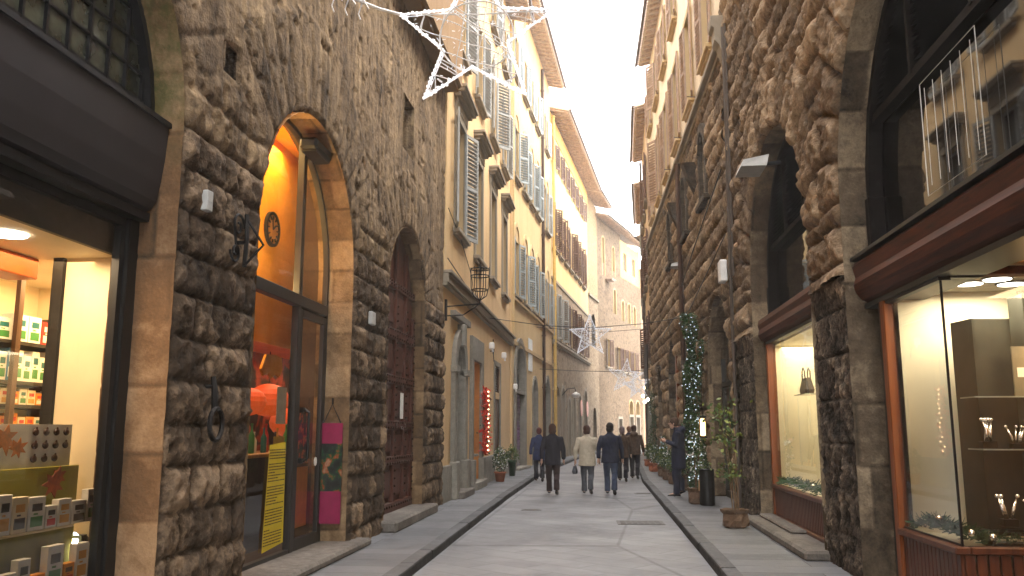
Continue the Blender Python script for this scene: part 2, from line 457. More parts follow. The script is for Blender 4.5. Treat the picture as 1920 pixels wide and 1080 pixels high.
M['brick'] = brickmat('tower_brick', (.30,.20,.10), (.42,.30,.16), (.3,.22,.14), .34, .11, .014)
M['metal_dk'] = sm('dark_metal', (.014,.014,.015), .4, .6)
M['metal_gr'] = sm('grey_frame_metal', (.042,.040,.037), .42, .5)
M['black'] = sm('black_paint', (.005,.005,.005), .4)
M['iron'] = sm('wrought_iron', (.012,.010,.009), .6, .5, .3, 30, bump=.3)
M['rust'] = sm('rusty_iron', (.035,.018,.012), .7, .5, .3, 30, bump=.3)
M['fascia'] = sm('grey_fascia_paint', (.028,.025,.027), .42, 0, .1, 3)
M['white'] = sm('white_paint', (.75,.74,.71), .5)
M['grey'] = sm('light_grey_plastic', (.42,.42,.40), .5)
M['cream'] = sm('cream_panel', (.78,.69,.5), .6, 0, .05, 3)
M['cream2'] = sm('pale_fabric_wall', (.80,.74,.58), .7, 0, .04, 2)
M['wood_red'] = wood('red_brown_wood', (.026,.007,.003), (.10,.026,.010), .6, (1.2, 14, 14))
M['wood_v'] = wood('red_brown_boards', (.04,.012,.006), (.11,.036,.016), .35, (14,14,.8))
M['wood_or'] = wood('orange_wood', (.13,.034,.008), (.23,.07,.018), .3, (12,12,.8))
M['wood_door'] = wood('gate_wood', (.035,.011,.007), (.11,.036,.021), .5, (9,9,.7))
M['wood_lt'] = wood('light_wood', (.45,.25,.09), (.62,.38,.16), .4)
M['wood_br'] = wood('brown_wood', (.055,.028,.015), (.12,.065,.035), .5)
M['glass'] = glass('shop_glass')
M['glass_dk'] = glass('dark_fanlight_glass', (.3,.28,.25), 1.)
M['pane'] = sm('dark_window_pane', (.03,.032,.034), .08, 0, .2, 1, .6)
M['orange_wall'] = sm('orange_wall', (.88,.36,.02), .6, 0, .12, 1.5)
M['sh_grey'] = sm('grey_shutter_paint', (.33,.34,.33), .6, 0, .12, 6)
M['sh_blue'] = sm('blue_grey_shutter_paint', (.34,.39,.41), .6, 0, .12, 6)
M['sh_brown'] = sm('brown_shutter_paint', (.12,.062,.042), .6, 0, .2, 6)
M['tile'] = sm('terracotta_tile', (.50,.38,.30), .85, 0, .3, 7, bump=.3)
M['soffit'] = sm('eave_soffit', (.62,.52,.43), .85, 0, .2, 5)
M['lead'] = sm('lead_pipe', (.10,.08,.065), .5, .4, .2, 6)
M['copper'] = sm('brown_pipe', (.06,.032,.02), .45, .4, .2, 6)
M['ypipe'] = sm('yellow_pipe', (.60,.40,.11), .5, 0, .12, 6)
M['led'] = emit('white_led', (.93,.95,1.), .5)
M['led_b'] = emit('cold_led', (.75,.9,1.), .35)
M['disc'] = emit('lit_ceiling_lamp', (1.,.93,.78), 2.5)
M['warm_bulb'] = emit('warm_bulb', (1.,.62,.22), 5.)
M['leaf'] = sm('green_leaf', (.045,.085,.022), .5, 0, .5, 20)
M['leaf_d'] = sm('dark_conifer_leaf', (.02,.055,.022), .6, 0, .5, 20)
M['leaf_y'] = sm('yellow_green_leaf', (.12,.15,.03), .5, 0, .4, 20)
M['burlap'] = sm('burlap', (.13,.08,.05), .95, 0, .3, 40, bump=.8)
M['terra'] = sm('terracotta_pot', (.32,.10,.045), .7, 0, .2, 12)
M['soil'] = sm('soil', (.03,.02,.014), .95)
M['bark'] = sm('bark', (.12,.075,.04), .9, 0, .3, 30)

# ================================================================ camera, light, sky
cam = bpy.data.cameras.new('camera'); co_ = bpy.data.objects.new('camera', cam); COL.objects.link(co_)
cam.sensor_width = 36; cam.lens = 30.0; cam.clip_start = .05; cam.clip_end = 2000
co_.location = (0, 0, 1.6); co_.rotation_euler = (R(90+9.404), 0, R(5.984)); SC.camera = co_

w = bpy.data.worlds.new('World'); SC.world = w; w.use_nodes = True
nt = w.node_tree; nt.nodes.clear()
sky = nt.nodes.new('ShaderNodeTexSky'); sky.sky_type = 'NISHITA'; sky.sun_disc = False
SUN_EL, SUN_AZ = 61, 88      # azimuth clockwise from +Y
sky.sun_elevation = R(SUN_EL); sky.sun_rotation = R(SUN_AZ); sky.air_density = 1.; sky.dust_density = 3
b1 = nt.nodes.new('ShaderNodeBackground'); b1.inputs[1].default_value = .06; nt.links.new(sky.outputs[0], b1.inputs[0])
b2 = nt.nodes.new('ShaderNodeBackground'); b2.inputs[0].default_value = (1., .965, .925, 1); b2.inputs[1].default_value = WORLD
ad = nt.nodes.new('ShaderNodeAddShader'); nt.links.new(b1.outputs[0], ad.inputs[0]); nt.links.new(b2.outputs[0], ad.inputs[1])
wo = nt.nodes.new('ShaderNodeOutputWorld'); nt.links.new(ad.outputs[0], wo.inputs[0])
sl_ = bpy.data.lights.new('sun', 'SUN'); sl_.energy = .9; sl_.angle = R(14); sl_.color = (1., .92, .80)
so = bpy.data.objects.new('sun', sl_); COL.objects.link(so)
dirv = Vector((math.sin(R(SUN_AZ))*math.cos(R(SUN_EL)), math.cos(R(SUN_AZ))*math.cos(R(SUN_EL)), math.sin(R(SUN_EL))))
so.rotation_euler = dirv.to_track_quat('Z', 'Y').to_euler(); so.location = dirv*60
SC.view_settings.view_transform = 'Standard'; SC.view_settings.look = 'None'
SC.view_settings.exposure = EXPO; SC.view_settings.gamma = 1; SC.view_settings.use_curve_mapping = False
SC.render.engine = 'CYCLES'
cy = SC.cycles; cy.use_denoising = True; cy.max_bounces = 6; cy.diffuse_bounces = 4; cy.glossy_bounces = 3
cy.transparent_max_bounces = 12; cy.transmission_bounces = 4; cy.sample_clamp_indirect = 3.; cy.sample_clamp_direct = 0; cy.caustics_reflective = False; cy.caustics_refractive = False

# ================================================================ ground
def sheet(name, poly, z, mat, kind='structure'):
    me = bpy.data.meshes.new(name); me.from_pydata([(x,y,z) for x,y in poly], [], [tuple(range(len(poly)))])
    me.materials.append(mat); return link(name, me, kind=kind)
def road_mat():
    t = NT('grey_road_paving'); co = t.co()
    n1 = t.noise(co, .6, 5, .65); n2 = t.noise(co, 5, 5, .7); n3 = t.noise(co, 60, 4, .7)
    c = t.ramp(n1, [(.36, (.15,.153,.162)), (.62, (.265,.27,.28))])
    c = t.mix(t.ramp(n2, [(.35,.45),(.6,0.)]), c, (.095,.096,.10))
    # joints of a large slab paving, worn almost flat
    def joints(w, h, rot, ms, off=.5):
        b = t.n('ShaderNodeTexBrick', offset=off); t.t.links.new(t.co((1,1,1), rot=(0,0,R(rot))), b.inputs['Vector'])
        b.inputs['Scale'].default_value = 1; b.inputs['Brick Width'].default_value = w; b.inputs['Row Height'].default_value = h
        b.inputs['Mortar Size'].default_value = ms; b.inputs['Mortar Smooth'].default_value = .4
        b.inputs['Color1'].default_value = (.42,.42,.42,1); b.inputs['Color2'].default_value = (.6,.6,.6,1)
        return b
    b = joints(.95, .42, 38, .006)
    c = t.mix(.5, c, t.mix(1., c, b.outputs[0], 'OVERLAY'))
    c = t.mix(t.math('MULTIPLY', b.outputs['Fac'], .75), c, (.07,.07,.072))
    # repair seams and scattered stains
    v = t.n('ShaderNodeTexVoronoi', feature='DISTANCE_TO_EDGE', i_Scale=.22); t.t.links.new(t.co((1.6,.5,1), loc=(3.1,1.7,0)), v.inputs['Vector'])
    c = t.mix(t.ramp(v.outputs[0], [(.004,.5),(.011,0.)]), c, (.05,.05,.052))
    c = t.mix(t.ramp(t.noise(co, 2.2, 6, .8), [(.62,0.),(.72,.5)]), c, (.26,.26,.258))
    r = t.ramp(n2, [(.3,.42),(.7,.7)])
    bb = t.bump(n3, .45, .01); bb = t.bump(n2, .3, .02, bb); bb = t.bump(b.outputs['Fac'], -.4, .01, bb)
    return t.bsdf(c, r, bb, 0., .35)
def slab_mat(name, w, h, rot):
    t = NT(name); co = t.co()
    b = t.n('ShaderNodeTexBrick', offset=.35); t.t.links.new(t.co((1,1,1), rot=(0,0,R(rot)), loc=(.13,.07,0)), b.inputs['Vector'])
    b.inputs['Scale'].default_value = 1; b.inputs['Brick Width'].default_value = w; b.inputs['Row Height'].default_value = h
    b.inputs['Mortar Size'].default_value = .007; b.inputs['Mortar Smooth'].default_value = .3
    b.inputs['Color1'].default_value = (.10,.103,.11,1); b.inputs['Color2'].default_value = (.17,.173,.18,1); b.inputs['Mortar'].default_value = (.02,.02,.021,1)
    n2 = t.noise(co, 4, 6, .7); n3 = t.noise(co, 55, 4, .7)
    c = t.mix(t.ramp(n2, [(.35,.5),(.62,0.)]), b.outputs[0], t.mix(1., b.outputs[0], (.62,.6,.58), 'MULTIPLY'))
    fine = t.noise(t.co((1,14,1)), 7, 3, .6)
    bb = t.bump(b.outputs['Fac'], -.8, .015); bb = t.bump(n3, .35, .01, bb); bb = t.bump(fine, .25, .01, bb)
    return t.bsdf(c, t.ramp(n2, [(.3,.45),(.7,.75)]), bb, 0., .35)
M['road'] = road_mat(); M['slab'] = slab_mat('sidewalk_slabs', 1.45, .46, 0)
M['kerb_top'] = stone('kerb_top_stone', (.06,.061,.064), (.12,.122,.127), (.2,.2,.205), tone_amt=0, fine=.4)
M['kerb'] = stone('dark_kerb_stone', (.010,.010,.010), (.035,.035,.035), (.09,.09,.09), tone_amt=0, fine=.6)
sheet('ground', [(-40,-30),(40,-30),(40,120),(-40,120)], -.02, M['road'])
kl = [(-2.12,-8),(-2.12,9),(-2.17,14),(-2.22,20),(-2.2,29),(-1.85,38),(-1.40,46.5),(-.6,56),(.3,63),(3.2,73)]
kr = [(1.24,-8),(1.24,12),(1.21,18),(1.18,27),(1.40,35),(1.55,42),(1.9,50),(3.4,60),(6.5,70)]
sheet('road', kl+kr[::-1], 0, M['road'])
WL = [(-3.15,-8),(-3.15,31),(-2.4,43.2),(-.75,59),(-.05,63),(4.2,76)]
PH = .11
def resample(pl, ys):
    out = []
    for y in ys:
        for (x0,y0),(x1,y1) in zip(pl[:-1], pl[1:]):
            if y0 <= y <= y1: out.append((x0+(x1-x0)*(y-y0)/(y1-y0), y)); break
    return out
def kerb(name, pl, side):
    m = MB(); ys = list(np.arange(-8, 72, 1.05)); P = resample(pl, ys); w = .17*side
    for i, ((x0,y0),(x1,y1)) in enumerate(zip(P[:-1], P[1:])):
        g = .008; j = rnd.uniform(-.006, .006); zt = PH+.004+rnd.uniform(-.003,.004)
        a = (x0+j, y0+g); b = (x1+j, y1-g)
        r = .025*side
        prof = [(0,-.02),(0,zt-.025),(r*.35,zt-.007),(r,zt),(w,zt),(w,-.02)]
        n = len(m.v)
        for p in (a, b):
            for dx, z in prof: m.v.append((p[0]+dx, p[1], z))
        k = len(prof)
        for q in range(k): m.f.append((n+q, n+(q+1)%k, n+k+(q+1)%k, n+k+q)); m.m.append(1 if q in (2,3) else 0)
        m.f.append(tuple(range(n, n+k))); m.m.append(0); m.f.append(tuple(range(n+k, n+2*k))); m.m.append(0)
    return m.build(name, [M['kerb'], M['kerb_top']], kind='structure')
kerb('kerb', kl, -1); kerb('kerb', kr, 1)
sheet('pavement', [(x-.165,y) for x,y in kl]+[(-9,73),(-9,-8)], PH, M['slab'])
sheet('pavement', [(x+.165,y) for x,y in kr]+[(12,70),(9,-8)], PH, M['slab'])
# iron drain cover and small covers
def grate(name, x, y, w, d, label):
    m = MB(); m.box(-w/2,w/2,-d/2,d/2,.001,.008)
    for i in range(7):
        for j in range(5):
            m.box(-w/2+.05+i*(w-.1)/7+.01, -w/2+.05+(i+1)*(w-.1)/7-.01, -d/2+.04+j*(d-.08)/5+.012, -d/2+.04+(j+1)*(d-.08)/5-.012, .008,.014)
    m.build(name, M['drain'], None, (x,y,0), R(2), label=label, cat='drain cover')
M['drain'] = sm('cast_iron_cover', (.11,.105,.10), .5, .3, .2, 20, bump=.5)
grate('drain_cover', .62, 15.4, .8, .62, 'rectangular cast iron drain cover set in the grey road near the right kerb')
grate('drain_cover', -1.45, 17.6, .4, .3, 'small iron cover in the road beside the left kerb')
grate('drain_cover', 1.0, 22.3, .45, .35, 'small iron cover in the road just before the man standing on the right')

# ================================================================ LEFT STONE PALACE  (local x = world Y, local y = depth into the building)
L1 = empty('stone_palace', (-3.3,0,0), R(90), 'brown rough stone palace with studded gate and orange lit arched shop, at the left edge', 'building')
opA = op_arch(4.6, 1.6, 3.95, .0); opB = op_arch(9.33, 1.61, 3.6, .16); opC = op_arch(14.2, 1.4, 3.65, .16)
opW = op_rect(13.57, 14.38, 6.33, 7.3); opH = op_rect(6.80, 7.08, 4.74, 5.02)
def hL_low(S, Z):
    W = S+.05*fbm(S*2, Z*2, 4.)-.03; Q = Z+.05*fbm(S*.9, Z*1.1, 8.)
    e, i = blocks(W, Q, .335, .38, .78, 2., .5)
    n = fbm(S*5, Z*5, 1.); n2 = fbm(S*17, Z*17, 2., 3); n3 = fbm(S*2.2, Z*2.2, 6.)
    p = sstep(.0, .034, e+.022*(n2-.5)); q = sstep(.0, .13, e)
    n4 = 1-np.abs(2*fbm(S*6, Z*9, 17.)-1)
    H = p*(.026+.012*i)+q*(.012+.016*i)*(.5+1.*n)+.036*(n4-.6)*p+.05*(n2-.5)*p+.02*(n3-.5)
    T = np.clip(.22+.42*i+.45*(n3-.5)+.5*(n-.35)+.6*(n2-.5), 0, 1.2)
    T = T - .25*(1-p)
    return H, T
def hL_up(S, Z):
    e, i = blocks(S+.2*fbm(S,Z,3.), Z+.25*fbm(S*.6, Z*.6, 8.), .55, .7, 1.5, 6., .5)
    n = fbm(S*3, Z*3, 1.); n2 = fbm(S*12, Z*12, 2., 3)
    er = sstep(.3, .62, fbm(S*.8, Z*.8, 21.))          # where old render still covers the joints
    H = sstep(0, .03, e)*.02*(1-er)+.05*(n-.5)+.018*(n2-.5)
    T = .45+.35*(i-.5)*(1-er)
    for c, zs, r, ro in ((9.33,3.6,1.61,2.7),(14.2,3.65,1.4,2.35),(4.6,3.95,1.6,2.5)):
        d = np.hypot(S-c, Z-zs); a = np.arctan2(Z-zs, S-c); rr = ro+.12*(_h(np.floor(a*6.4), 1., c)-.5)
        inr = (d < rr) & (Z > zs)
        ua = a*6.4; fa = ua-np.floor(ua); ea = np.minimum(fa, 1-fa)*d/6.4
        k = sstep(.0, .05, np.minimum(ea, rr-d))
        H = np.where(inr, .015+.022*k+.03*(n-.5)+.012*(n2-.5), H)
        T = np.where(inr, .30+.45*(_h(np.floor(ua), 2., c)-.3)*.8-.2*(1-k), H*0+T)
    # joint cracks running diagonally and pits
    pit = sstep(.66, .78, fbm(S*7, Z*7, 31.)); H = H-.03*pit; T = T-.25*pit
    return H, T
sL = lines((-6,2.9,.35),(2.9,17.45,.032)); opsL = [opA, opB, opC, opW, opH]
wall_grid(L1, M['L_rust'], sL, lines((-.05,4.0,.032)), opsL, hL_low)
def hL_up2(S, Z):
    H, T = hL_up(S, Z)
    # ragged lower border: bosses reach up a little above the springing
    H2, T2 = hL_low(S, Z); k = sstep(4.75, 4.25, Z+.9*(fbm(S*.8, S*0+.5, 12.)-.5)*1.)*sstep(0,1,np.where((np.abs(S-6.95)<.85)|(np.abs(S-11.9)<.8), 1., 0.))
    return H*(1-k)+H2*k, T*(1-k)+(T2*.7)*k
wall_grid(L1, M['L_up'], sL, lines((4.0,8.95,.036)), opsL, hL_up2)
reveal(L1, M['L_moss'], opA, .5, blk=.5, seed=3.); reveal(L1, M['L_jamb'], opB, .45, seed=5.); reveal(L1, M['L_jamb'], opC, .42, seed=6.)
reveal(L1, M['L_up'], opW, .4, seed=8.); reveal(L1, M['L_rust'], opH, .5, seed=9.)
# upper storey on a shallow overhang
m = MB(); m.box(-6, 17.45, -.38, .3, 8.95, 15.5); m.box(-6, 17.45, -.30, .2, 8.86, 8.949)
m.build('upper_storey', M['L_stucco'], L1)
m = MB(); m.box(-6, 17.45, .3, 9, 15.3, 15.5); m.box(-6, 17.45, 8.8, 9, 0, 15.3); m.box(-6.1,-5.99,0,9,0,15.3); m.box(17.2,17.44,.6,9,0,15.3)
m.box(-6, 17.2, .5, .6, 5.75, 9)   # masonry behind the face
m.build('rear_wall', M['L_stucco'], L1)
m = MB(); m.box(13.4,14.5,.3,.34,6.2,7.4)
for i in range(7): m.box(13.57+i*.116, 13.57+i*.116+.1, .28, .3, 6.35, 7.35)
m.build('window_board', M['wood_br'], L1)
m = MB(); m.box(6.6,7.4,.48,.52,4.4,5.2); m.build('niche_back', M['L_up'], L1)

# ---- studded gate in the third arch
def arch_poly(c, r, zs, z0, n=20, sz=1.):
    return [(c-r, z0)]+[(c-r*math.cos(PI*i/n), zs+r*sz*math.sin(PI*i/n)) for i in range(n+1)]+[(c+r, z0)]
m = MB(); m.prism_y(arch_poly(14.2, 1.42, 3.65, .15), .33, .40)
c = 14.2
def inside(x, z): return math.hypot(x-c, z-3.65) < 1.3 if z > 3.65 else abs(x-c) < 1.33
for x0, x1 in ((12.82,12.98),(13.42,13.55),(14.12,14.28),(14.86,15.0),(15.42,15.58)):
    m.box(x0, x1, .27, .34, .16, 3.62+ (0 if abs((x0+x1)/2-c)>1.2 else math.sqrt(max(.01,1.36**2-max(abs(x0-c),abs(x1-c))**2))), bev=.008)
for z0, z1 in ((.16,.42),(1.02,1.16),(1.6,1.74),(2.35,2.5),(3.1,3.28),(3.95,4.08)):
    hw = 1.38 if z1 < 3.65 else math.sqrt(1.38**2-(z1-3.65)**2)
    m.box(c-hw, c+hw, .262, .335, z0, z1, bev=.008)
for x0, x1 in ((13.02,13.38),(13.59,14.08),(14.32,14.82),(15.04,15.38)):
    for z0, z1 in ((.47,.97),(1.21,1.55),(1.79,2.3),(2.55,3.05),(3.33,3.9)):
        if inside(x0, z1) and inside(x1, z1): m.box(x0+.03, x1-.03, .295, .335, z0+.03, z1-.03, bev=.02)
for i in range(16):   # louvred slats high in the leaf
    z = 3.36+i*.1
    if inside(13.05, z) or True:
        hw = math.sqrt(max(.02, 1.33**2-max(0, z-3.65)**2))
        m.box(c-hw, 13.4, .285, .335, z, z+.05)
gate = m.build('gate', M['wood_door'], L1, (0,-.11,0))
m = MB()
for row in [(.22,.36),(1.05,1.13),(1.63,1.71),(2.38,2.47),(3.13,3.25),(4.0,4.05)]:
    for z in row:
        for i in range(17):
            x = 12.9+i*.163
            if inside(x, z): m.ball((x, .258, z), .022, 5, 3)
for x in (12.9, 13.485, 14.2, 14.93, 15.5, 13.08, 13.32):
    for i in range(26):
        z = .55+i*.125
        if inside(x, z): m.ball((x, .258 if x not in (13.08,13.32) else .29, z), .022, 5, 3)
m.build('stud', M['rust'], gate)
m = MB(); m.box(14.5,14.72,.255,.262,1.78,2.22); m.build('notice_sheet', M['white'], gate)
m = MB(); m.box(12.6,15.85,-.28,.4,.10,.27,bev=.03); m.build('doorstep', M['sill_stone'], L1)
m = MB(); m.box(7.3,11.35,-.26,.42,.10,.2,bev=.03); m.build('doorstep', M['sill_stone'], L1)

# ---- orange shop: frame, panes, door
fr = MB(); gy0, gy1 = .30, .37
fr.arch_ring(9.33, 3.6, 1.54, 1.63, gy0, gy1, n=32)
fr.box(7.72,7.82,gy0,gy1,.16,3.6); fr.box(10.86,10.95,gy0,gy1,.16,3.6)
fr.box(7.82,10.86,gy0-.02,gy1+.02,3.06,3.2,bev=.01); fr.box(9.80,9.90,gy0-.01,gy1+.01,.16,5.1,bev=.008)
fr.box(7.82,9.80,gy0,gy1,.18,.24)
shopw = fr.build('shop_window', M['metal_gr'], L1)
g = MB(); yg = .335; n = 40
g.quad((7.8,yg,.2),(9.82,yg,.2),(9.82,yg,3.1),(7.8,yg,3.1))
g.f.append(tuple(len(g.v)+i for i in range(31))); g.m.append(0)
g.v += [(9.33-1.56*math.cos(PI*i/30), yg, 3.6+1.56*math.sin(PI*i/30)) for i in range(31)]
g.quad((7.78,yg,3.15),(10.88,yg,3.15),(10.88,yg,3.6),(7.78,yg,3.6))
g.build('pane', M['glass'], shopw)
d = MB()
d.box(9.90,9.98,gy0,gy1-.01,.2,3.04,bev=.006); d.box(10.78,10.86,gy0,gy1-.01,.2,3.04,bev=.006); d.box(9.98,10.78,gy0,gy1-.01,.2,.33); d.box(9.98,10.78,gy0,gy1-.01,2.95,3.04)
door = d.build('door', M['metal_gr'], L1)
g = MB(); g.quad((9.97,yg-.004,.3),(10.79,yg-.004,.3),(10.79,yg-.004,3.0),(9.97,yg-.004,3.0)); g.build('pane', M['glass'], door)
h = MB(); h.tube([(10.06,.27,1.22),(10.06,.21,1.26),(10.06,.21,1.80),(10.06,.27,1.84)], .018, 8); h.box(9.99,10.06,.26,.3,1.2,1.26); h.box(9.99,10.06,.26,.3,1.8,1.86)
h.build('handle', M['black'], door)
h = MB(); h.lathe([(.055,0),(.055,.006)], 20, (0,0,0)); o = h.build('round_sticker', M['white'], door, (10.68,.322,1.2), (R(90),0,0))
# awning lamp under the arch crown
m = MB(); m.box(-.3,.3,-.1,.12,0,.14,bev=.03); m.box(-.26,.26,-.08,.1,-.03,.0)
m.build('wall_lamp', M['metal_dk'], None, (-3.44,9.78,4.92), R(90), label='dark metal box lamp under the crown of the orange shop arch', cat='lamp')

# ---- orange shop interior
room = MB()
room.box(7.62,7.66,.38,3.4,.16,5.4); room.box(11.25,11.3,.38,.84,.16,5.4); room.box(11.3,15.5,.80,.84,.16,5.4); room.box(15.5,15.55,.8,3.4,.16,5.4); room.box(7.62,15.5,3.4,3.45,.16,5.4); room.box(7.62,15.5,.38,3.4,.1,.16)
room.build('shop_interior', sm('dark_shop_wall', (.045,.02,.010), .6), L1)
room = MB(); room.box(7.66,15.4,.95,1.0,2.68,5.5); room.box(7.66,11.25,.42,1.0,5.4,5.45); room.box(7.66,15.4,1.0,3.4,2.69,2.73)
room.box(7.66,7.68,.42,.95,3.2,5.4)
room.build('mezzanine_panel', M['orange_wall'], L1)
m = MB(); m.arch_ring(0,0,.0,.0,0,0,n=1) if False else None
# clock on the orange panel
ck = empty('wall_clock', (-4.22,10.42,4.16), R(90), 'round dark rimmed clock on the orange panel behind the arched fanlight', 'clock')
m = MB(); m.arch_ring(0,0,.19,.23,-.02,.02,0,2*PI,28); m.build('rim', M['black'], ck)
m = MB(); m.arch_ring(0,0,.001,.19,-.005,.01,0,2*PI,28); m.build('dial', sm('clock_dial', (.45,.2,.06), .6), ck)
m = MB()
for i in range(12):
    a = i*PI/6; m.obox((.13*math.cos(a),-.012,.13*math.sin(a)), (.175*math.cos(a),-.012,.175*math.sin(a)), .025, .01)
m.obox((0,-.014,0),(.09,-.014,.07),.02,.01); m.obox((0,-.014,0),(-.03,-.014,.14),.015,.01)
m.build('hands', M['black'], ck)
lamp('shop_light', 'AREA', (-3.3-.72, 9.4, 5.3), 16, (1.,.66,.25), .4, (0,0,0), sy=2.6)
lamp('shop_light', 'AREA', (-3.3-.50, 9.0, 3.25), 12, (1.,.66,.25), .15, (R(180),R(20),0), sy=2.2)
lamp('shop_light', 'AREA', (-3.3-1.15, 11.6, 2.66), 6.5, (1.,.66,.36), .35, (0,R(-12),0), sy=4.6)
# back wall of autumn colours: shelving with dark gaps, paper lanterns, counter, bottles
t = NT('autumn_display'); v = t.n('ShaderNodeTexVoronoi', i_Scale=2.2, feature='SMOOTH_F1'); t.t.links.new(t.co((1,1,1.4)), v.inputs['Vector'])
nn = t.noise(t.co((1,1,1.3)), 1.7, 3, .5, .4)
cc = t.ramp(nn, [(.36,(.006,.004,.003)),(.46,(.03,.012,.006)),(.52,(.45,.06,.010)),(.60,(.30,.04,.008)),(.66,(.04,.035,.01)),(.8,(.3,.10,.015))])
M['autumn'] = t.bsdf(cc, .7)
t = NT('red_poster_print'); M['autumn2'] = t.bsdf(t.ramp(t.noise(t.co((1,1,1.2)), 7, 3), [(.40,(.006,.006,.01)),(.5,(.05,.012,.01)),(.56,(.5,.05,.012)),(.62,(.45,.16,.02)),(.7,(.02,.06,.05))]), .5)
m = MB(); m.box(7.9,15.45,1.62,1.66,.3,2.69); bd = m.build('backdrop_panel', M['autumn'], L1)
def lantern(x, y, z, r, label):
    e = empty('paper_lantern', (-3.3-y, x, z), 0, label, 'lantern')
    m = MB(); prof = []
    for i in range(19):
        a = -PI/2+PI*i/18; prof.append((max(.03, r*math.cos(a)*(1+.03*(i % 2))), r*.8*math.sin(a)))
    m.lathe(prof, 20); m.build('shade', M['lant'], e, smooth=False)
    m = MB(); m.tube([(0,0,r*.8),(0,0,2.67-z)], .006, 4); m.build('cord', M['black'], e)
t = NT('lantern_paper'); M['lant'] = t.bsdf((.50,.05,.015), .6, emis=(1.,.14,.02), es=.06)
lantern(11.5,1.3,2.0,.28,'large red orange paper lantern left of the door mullion'); lantern(13.0,1.25,2.25,.24,'small red orange paper lantern seen above the shop door')
lantern(10.6,1.2,1.95,.22,'red paper lantern hanging nearest the glass over the counter'); lantern(12.4,1.35,1.7,.26,'lowest red paper lantern, at the back of the orange shop')
m = MB(); P = [(-.33,-.05),(-.25,-.13),(-.1,-.09),(0,-.15),(.12,-.09),(.26,-.12),(.34,-.02),(.30,.12),(.1,.15),(-.2,.13)]
m.prism_y(P, 0, .03); m.build('hanging_sign', M['orange_wall'], None, (-4.0,10.08,2.36), R(90), label='wavy edged orange sign hanging inside the shop window', cat='sign')
ct = empty('shop_counter', (-4.18, 10.75, .16), R(90), 'dark counter with an orange wood top inside the orange shop', 'counter')
m = MB(); m.box(-1.5,.9,0,.5,0,1.1); m.build('cabinet', sm('counter_front', (.03,.035,.04), .4), ct)
m = MB(); m.box(-1.55,.95,-.04,.54,1.1,1.15,bev=.01); m.build('top', M['wood_lt'], ct)
cols = {'green':(.05,.22,.06),'white':(.75,.72,.6),'teal':(.02,.14,.15),'red':(.5,.03,.02),'amber':(.6,.3,.05),'dark':(.02,.015,.012)}
CM = {k: sm(k+'_pack', v, .35) for k, v in cols.items()}
def bottle_mesh(col, h):
    m = MB(); m.lathe([(.035,0),(.038,.02),(.038,h*.6),(.014,h*.76),(.013,h*.95),(.016,h*.96),(.016,h)], 10); return m.mesh('bottle', CM[col], True)
seq = ['amber','dark','green','white','teal','red','dark','amber','green']
cnt = {}
for i, cl in enumerate(seq):
    k = cnt.get(cl, 0); cnt[cl] = k+1
    lab = '%s %s bottle from the left on the orange shop counter' % (ORD[k], cl)
    link('bottle', bottle_mesh(cl, .26+.05*(i % 3)), None, (-4.24-.05*(i % 2), 9.75+i*.19, 1.31), label=lab, cat='bottle', group='bottles on the shop counter')
def carton(x, y, z, wx, dy, h, body, patch, label, cat='box', group=None, rz=0., loc=None):
    """small product carton, printed patch on its street side"""
    m = MB(); m.box(-wx/2,wx/2,0,dy,0,h,bev=.003)
    m.box(-wx*.36,wx*.36,-.0015,0,h*.12,h*.42,1); m.box(-wx*.3,wx*.3,-.0015,0,h*.58,h*.8,2); m.box(-wx*.2,wx*.05,-.0015,0,h*.47,h*.52,1)
    return m.build('carton', [body, patch[0], patch[1]], None, loc or (-3.3-y, x, z), R(90)+rz, label=label, cat=cat, group=group)
carton(9.62,.95,1.31,.13,.1,.24,CM['white'],(CM['green'],CM['green']),'white and green carton standing tallest on the orange shop counter')
carton(9.47,.92,1.31,.16,.1,.16,CM['green'],(CM['white'],CM['white']),'pale green square carton beside the tall white one on the counter')
m = MB(); m.box(-.14,.14,0,.006,0,.42); m.build('paper_sheet', M['white'], None, (-3.66,9.55,1.66), R(90), label='white paper sheet taped to the glass left of the door', cat='notice')
m = MB(); m.box(-.16,.16,0,.006,0,.36); m.build('paper_sheet', sm('ochre_paper', (.62,.40,.05), .7), None, (-3.65,9.5,1.16), R(90), label='small ochre paper stuck above the long yellow poster', cat='notice')
# long yellow poster with lines of small print
ps = empty('poster', (-3.625,9.26,.3), R(90), 'long yellow poster of small dark print on the shop glass', 'poster')
m = MB(); m.quad((-.22,-.01,0),(.42,0,.04),(.38,0,1.16),(-.12,-.01,1.13)); m.build('paper', sm('yellow_paper', (.62,.47,.02), .7, 0, .05), ps)
m = MB(); rr = random.Random(3)
for i in range(34):
    z = 1.07-i*.0305; x0 = -.13-.1*(1-z/1.13)+.03; x1 = x0+.47+.05*(1-z/1.13); x = x0
    if i in (4, 12, 20, 27): continue
    while x < x1-.02:
        ww = rr.uniform(.02,.075); e_ = min(x+ww, x1); m.box(x, e_, -.0125+.0*x, -.0108, z, z+.011); x = e_+.012
        if rr.random() < .03: break
m.build('print', sm('dark_print', (.05,.04,.01), .8), ps)
m = MB(); m.box(-.30,.30,0,.008,0,.72); m.build('paper_sheet', sm('orange_card', (.62,.20,.02), .6), None, (-3.72,10.40,.42), R(90), label='plain orange card low behind the glass of the shop door', cat='notice')
m = MB(); m.box(-.29,.29,0,.008,0,.62); m.build('paper_sheet', M['autumn2'], None, (-3.72,10.42,1.18), R(90), label='dark poster of red and orange shapes behind the shop door glass', cat='notice')
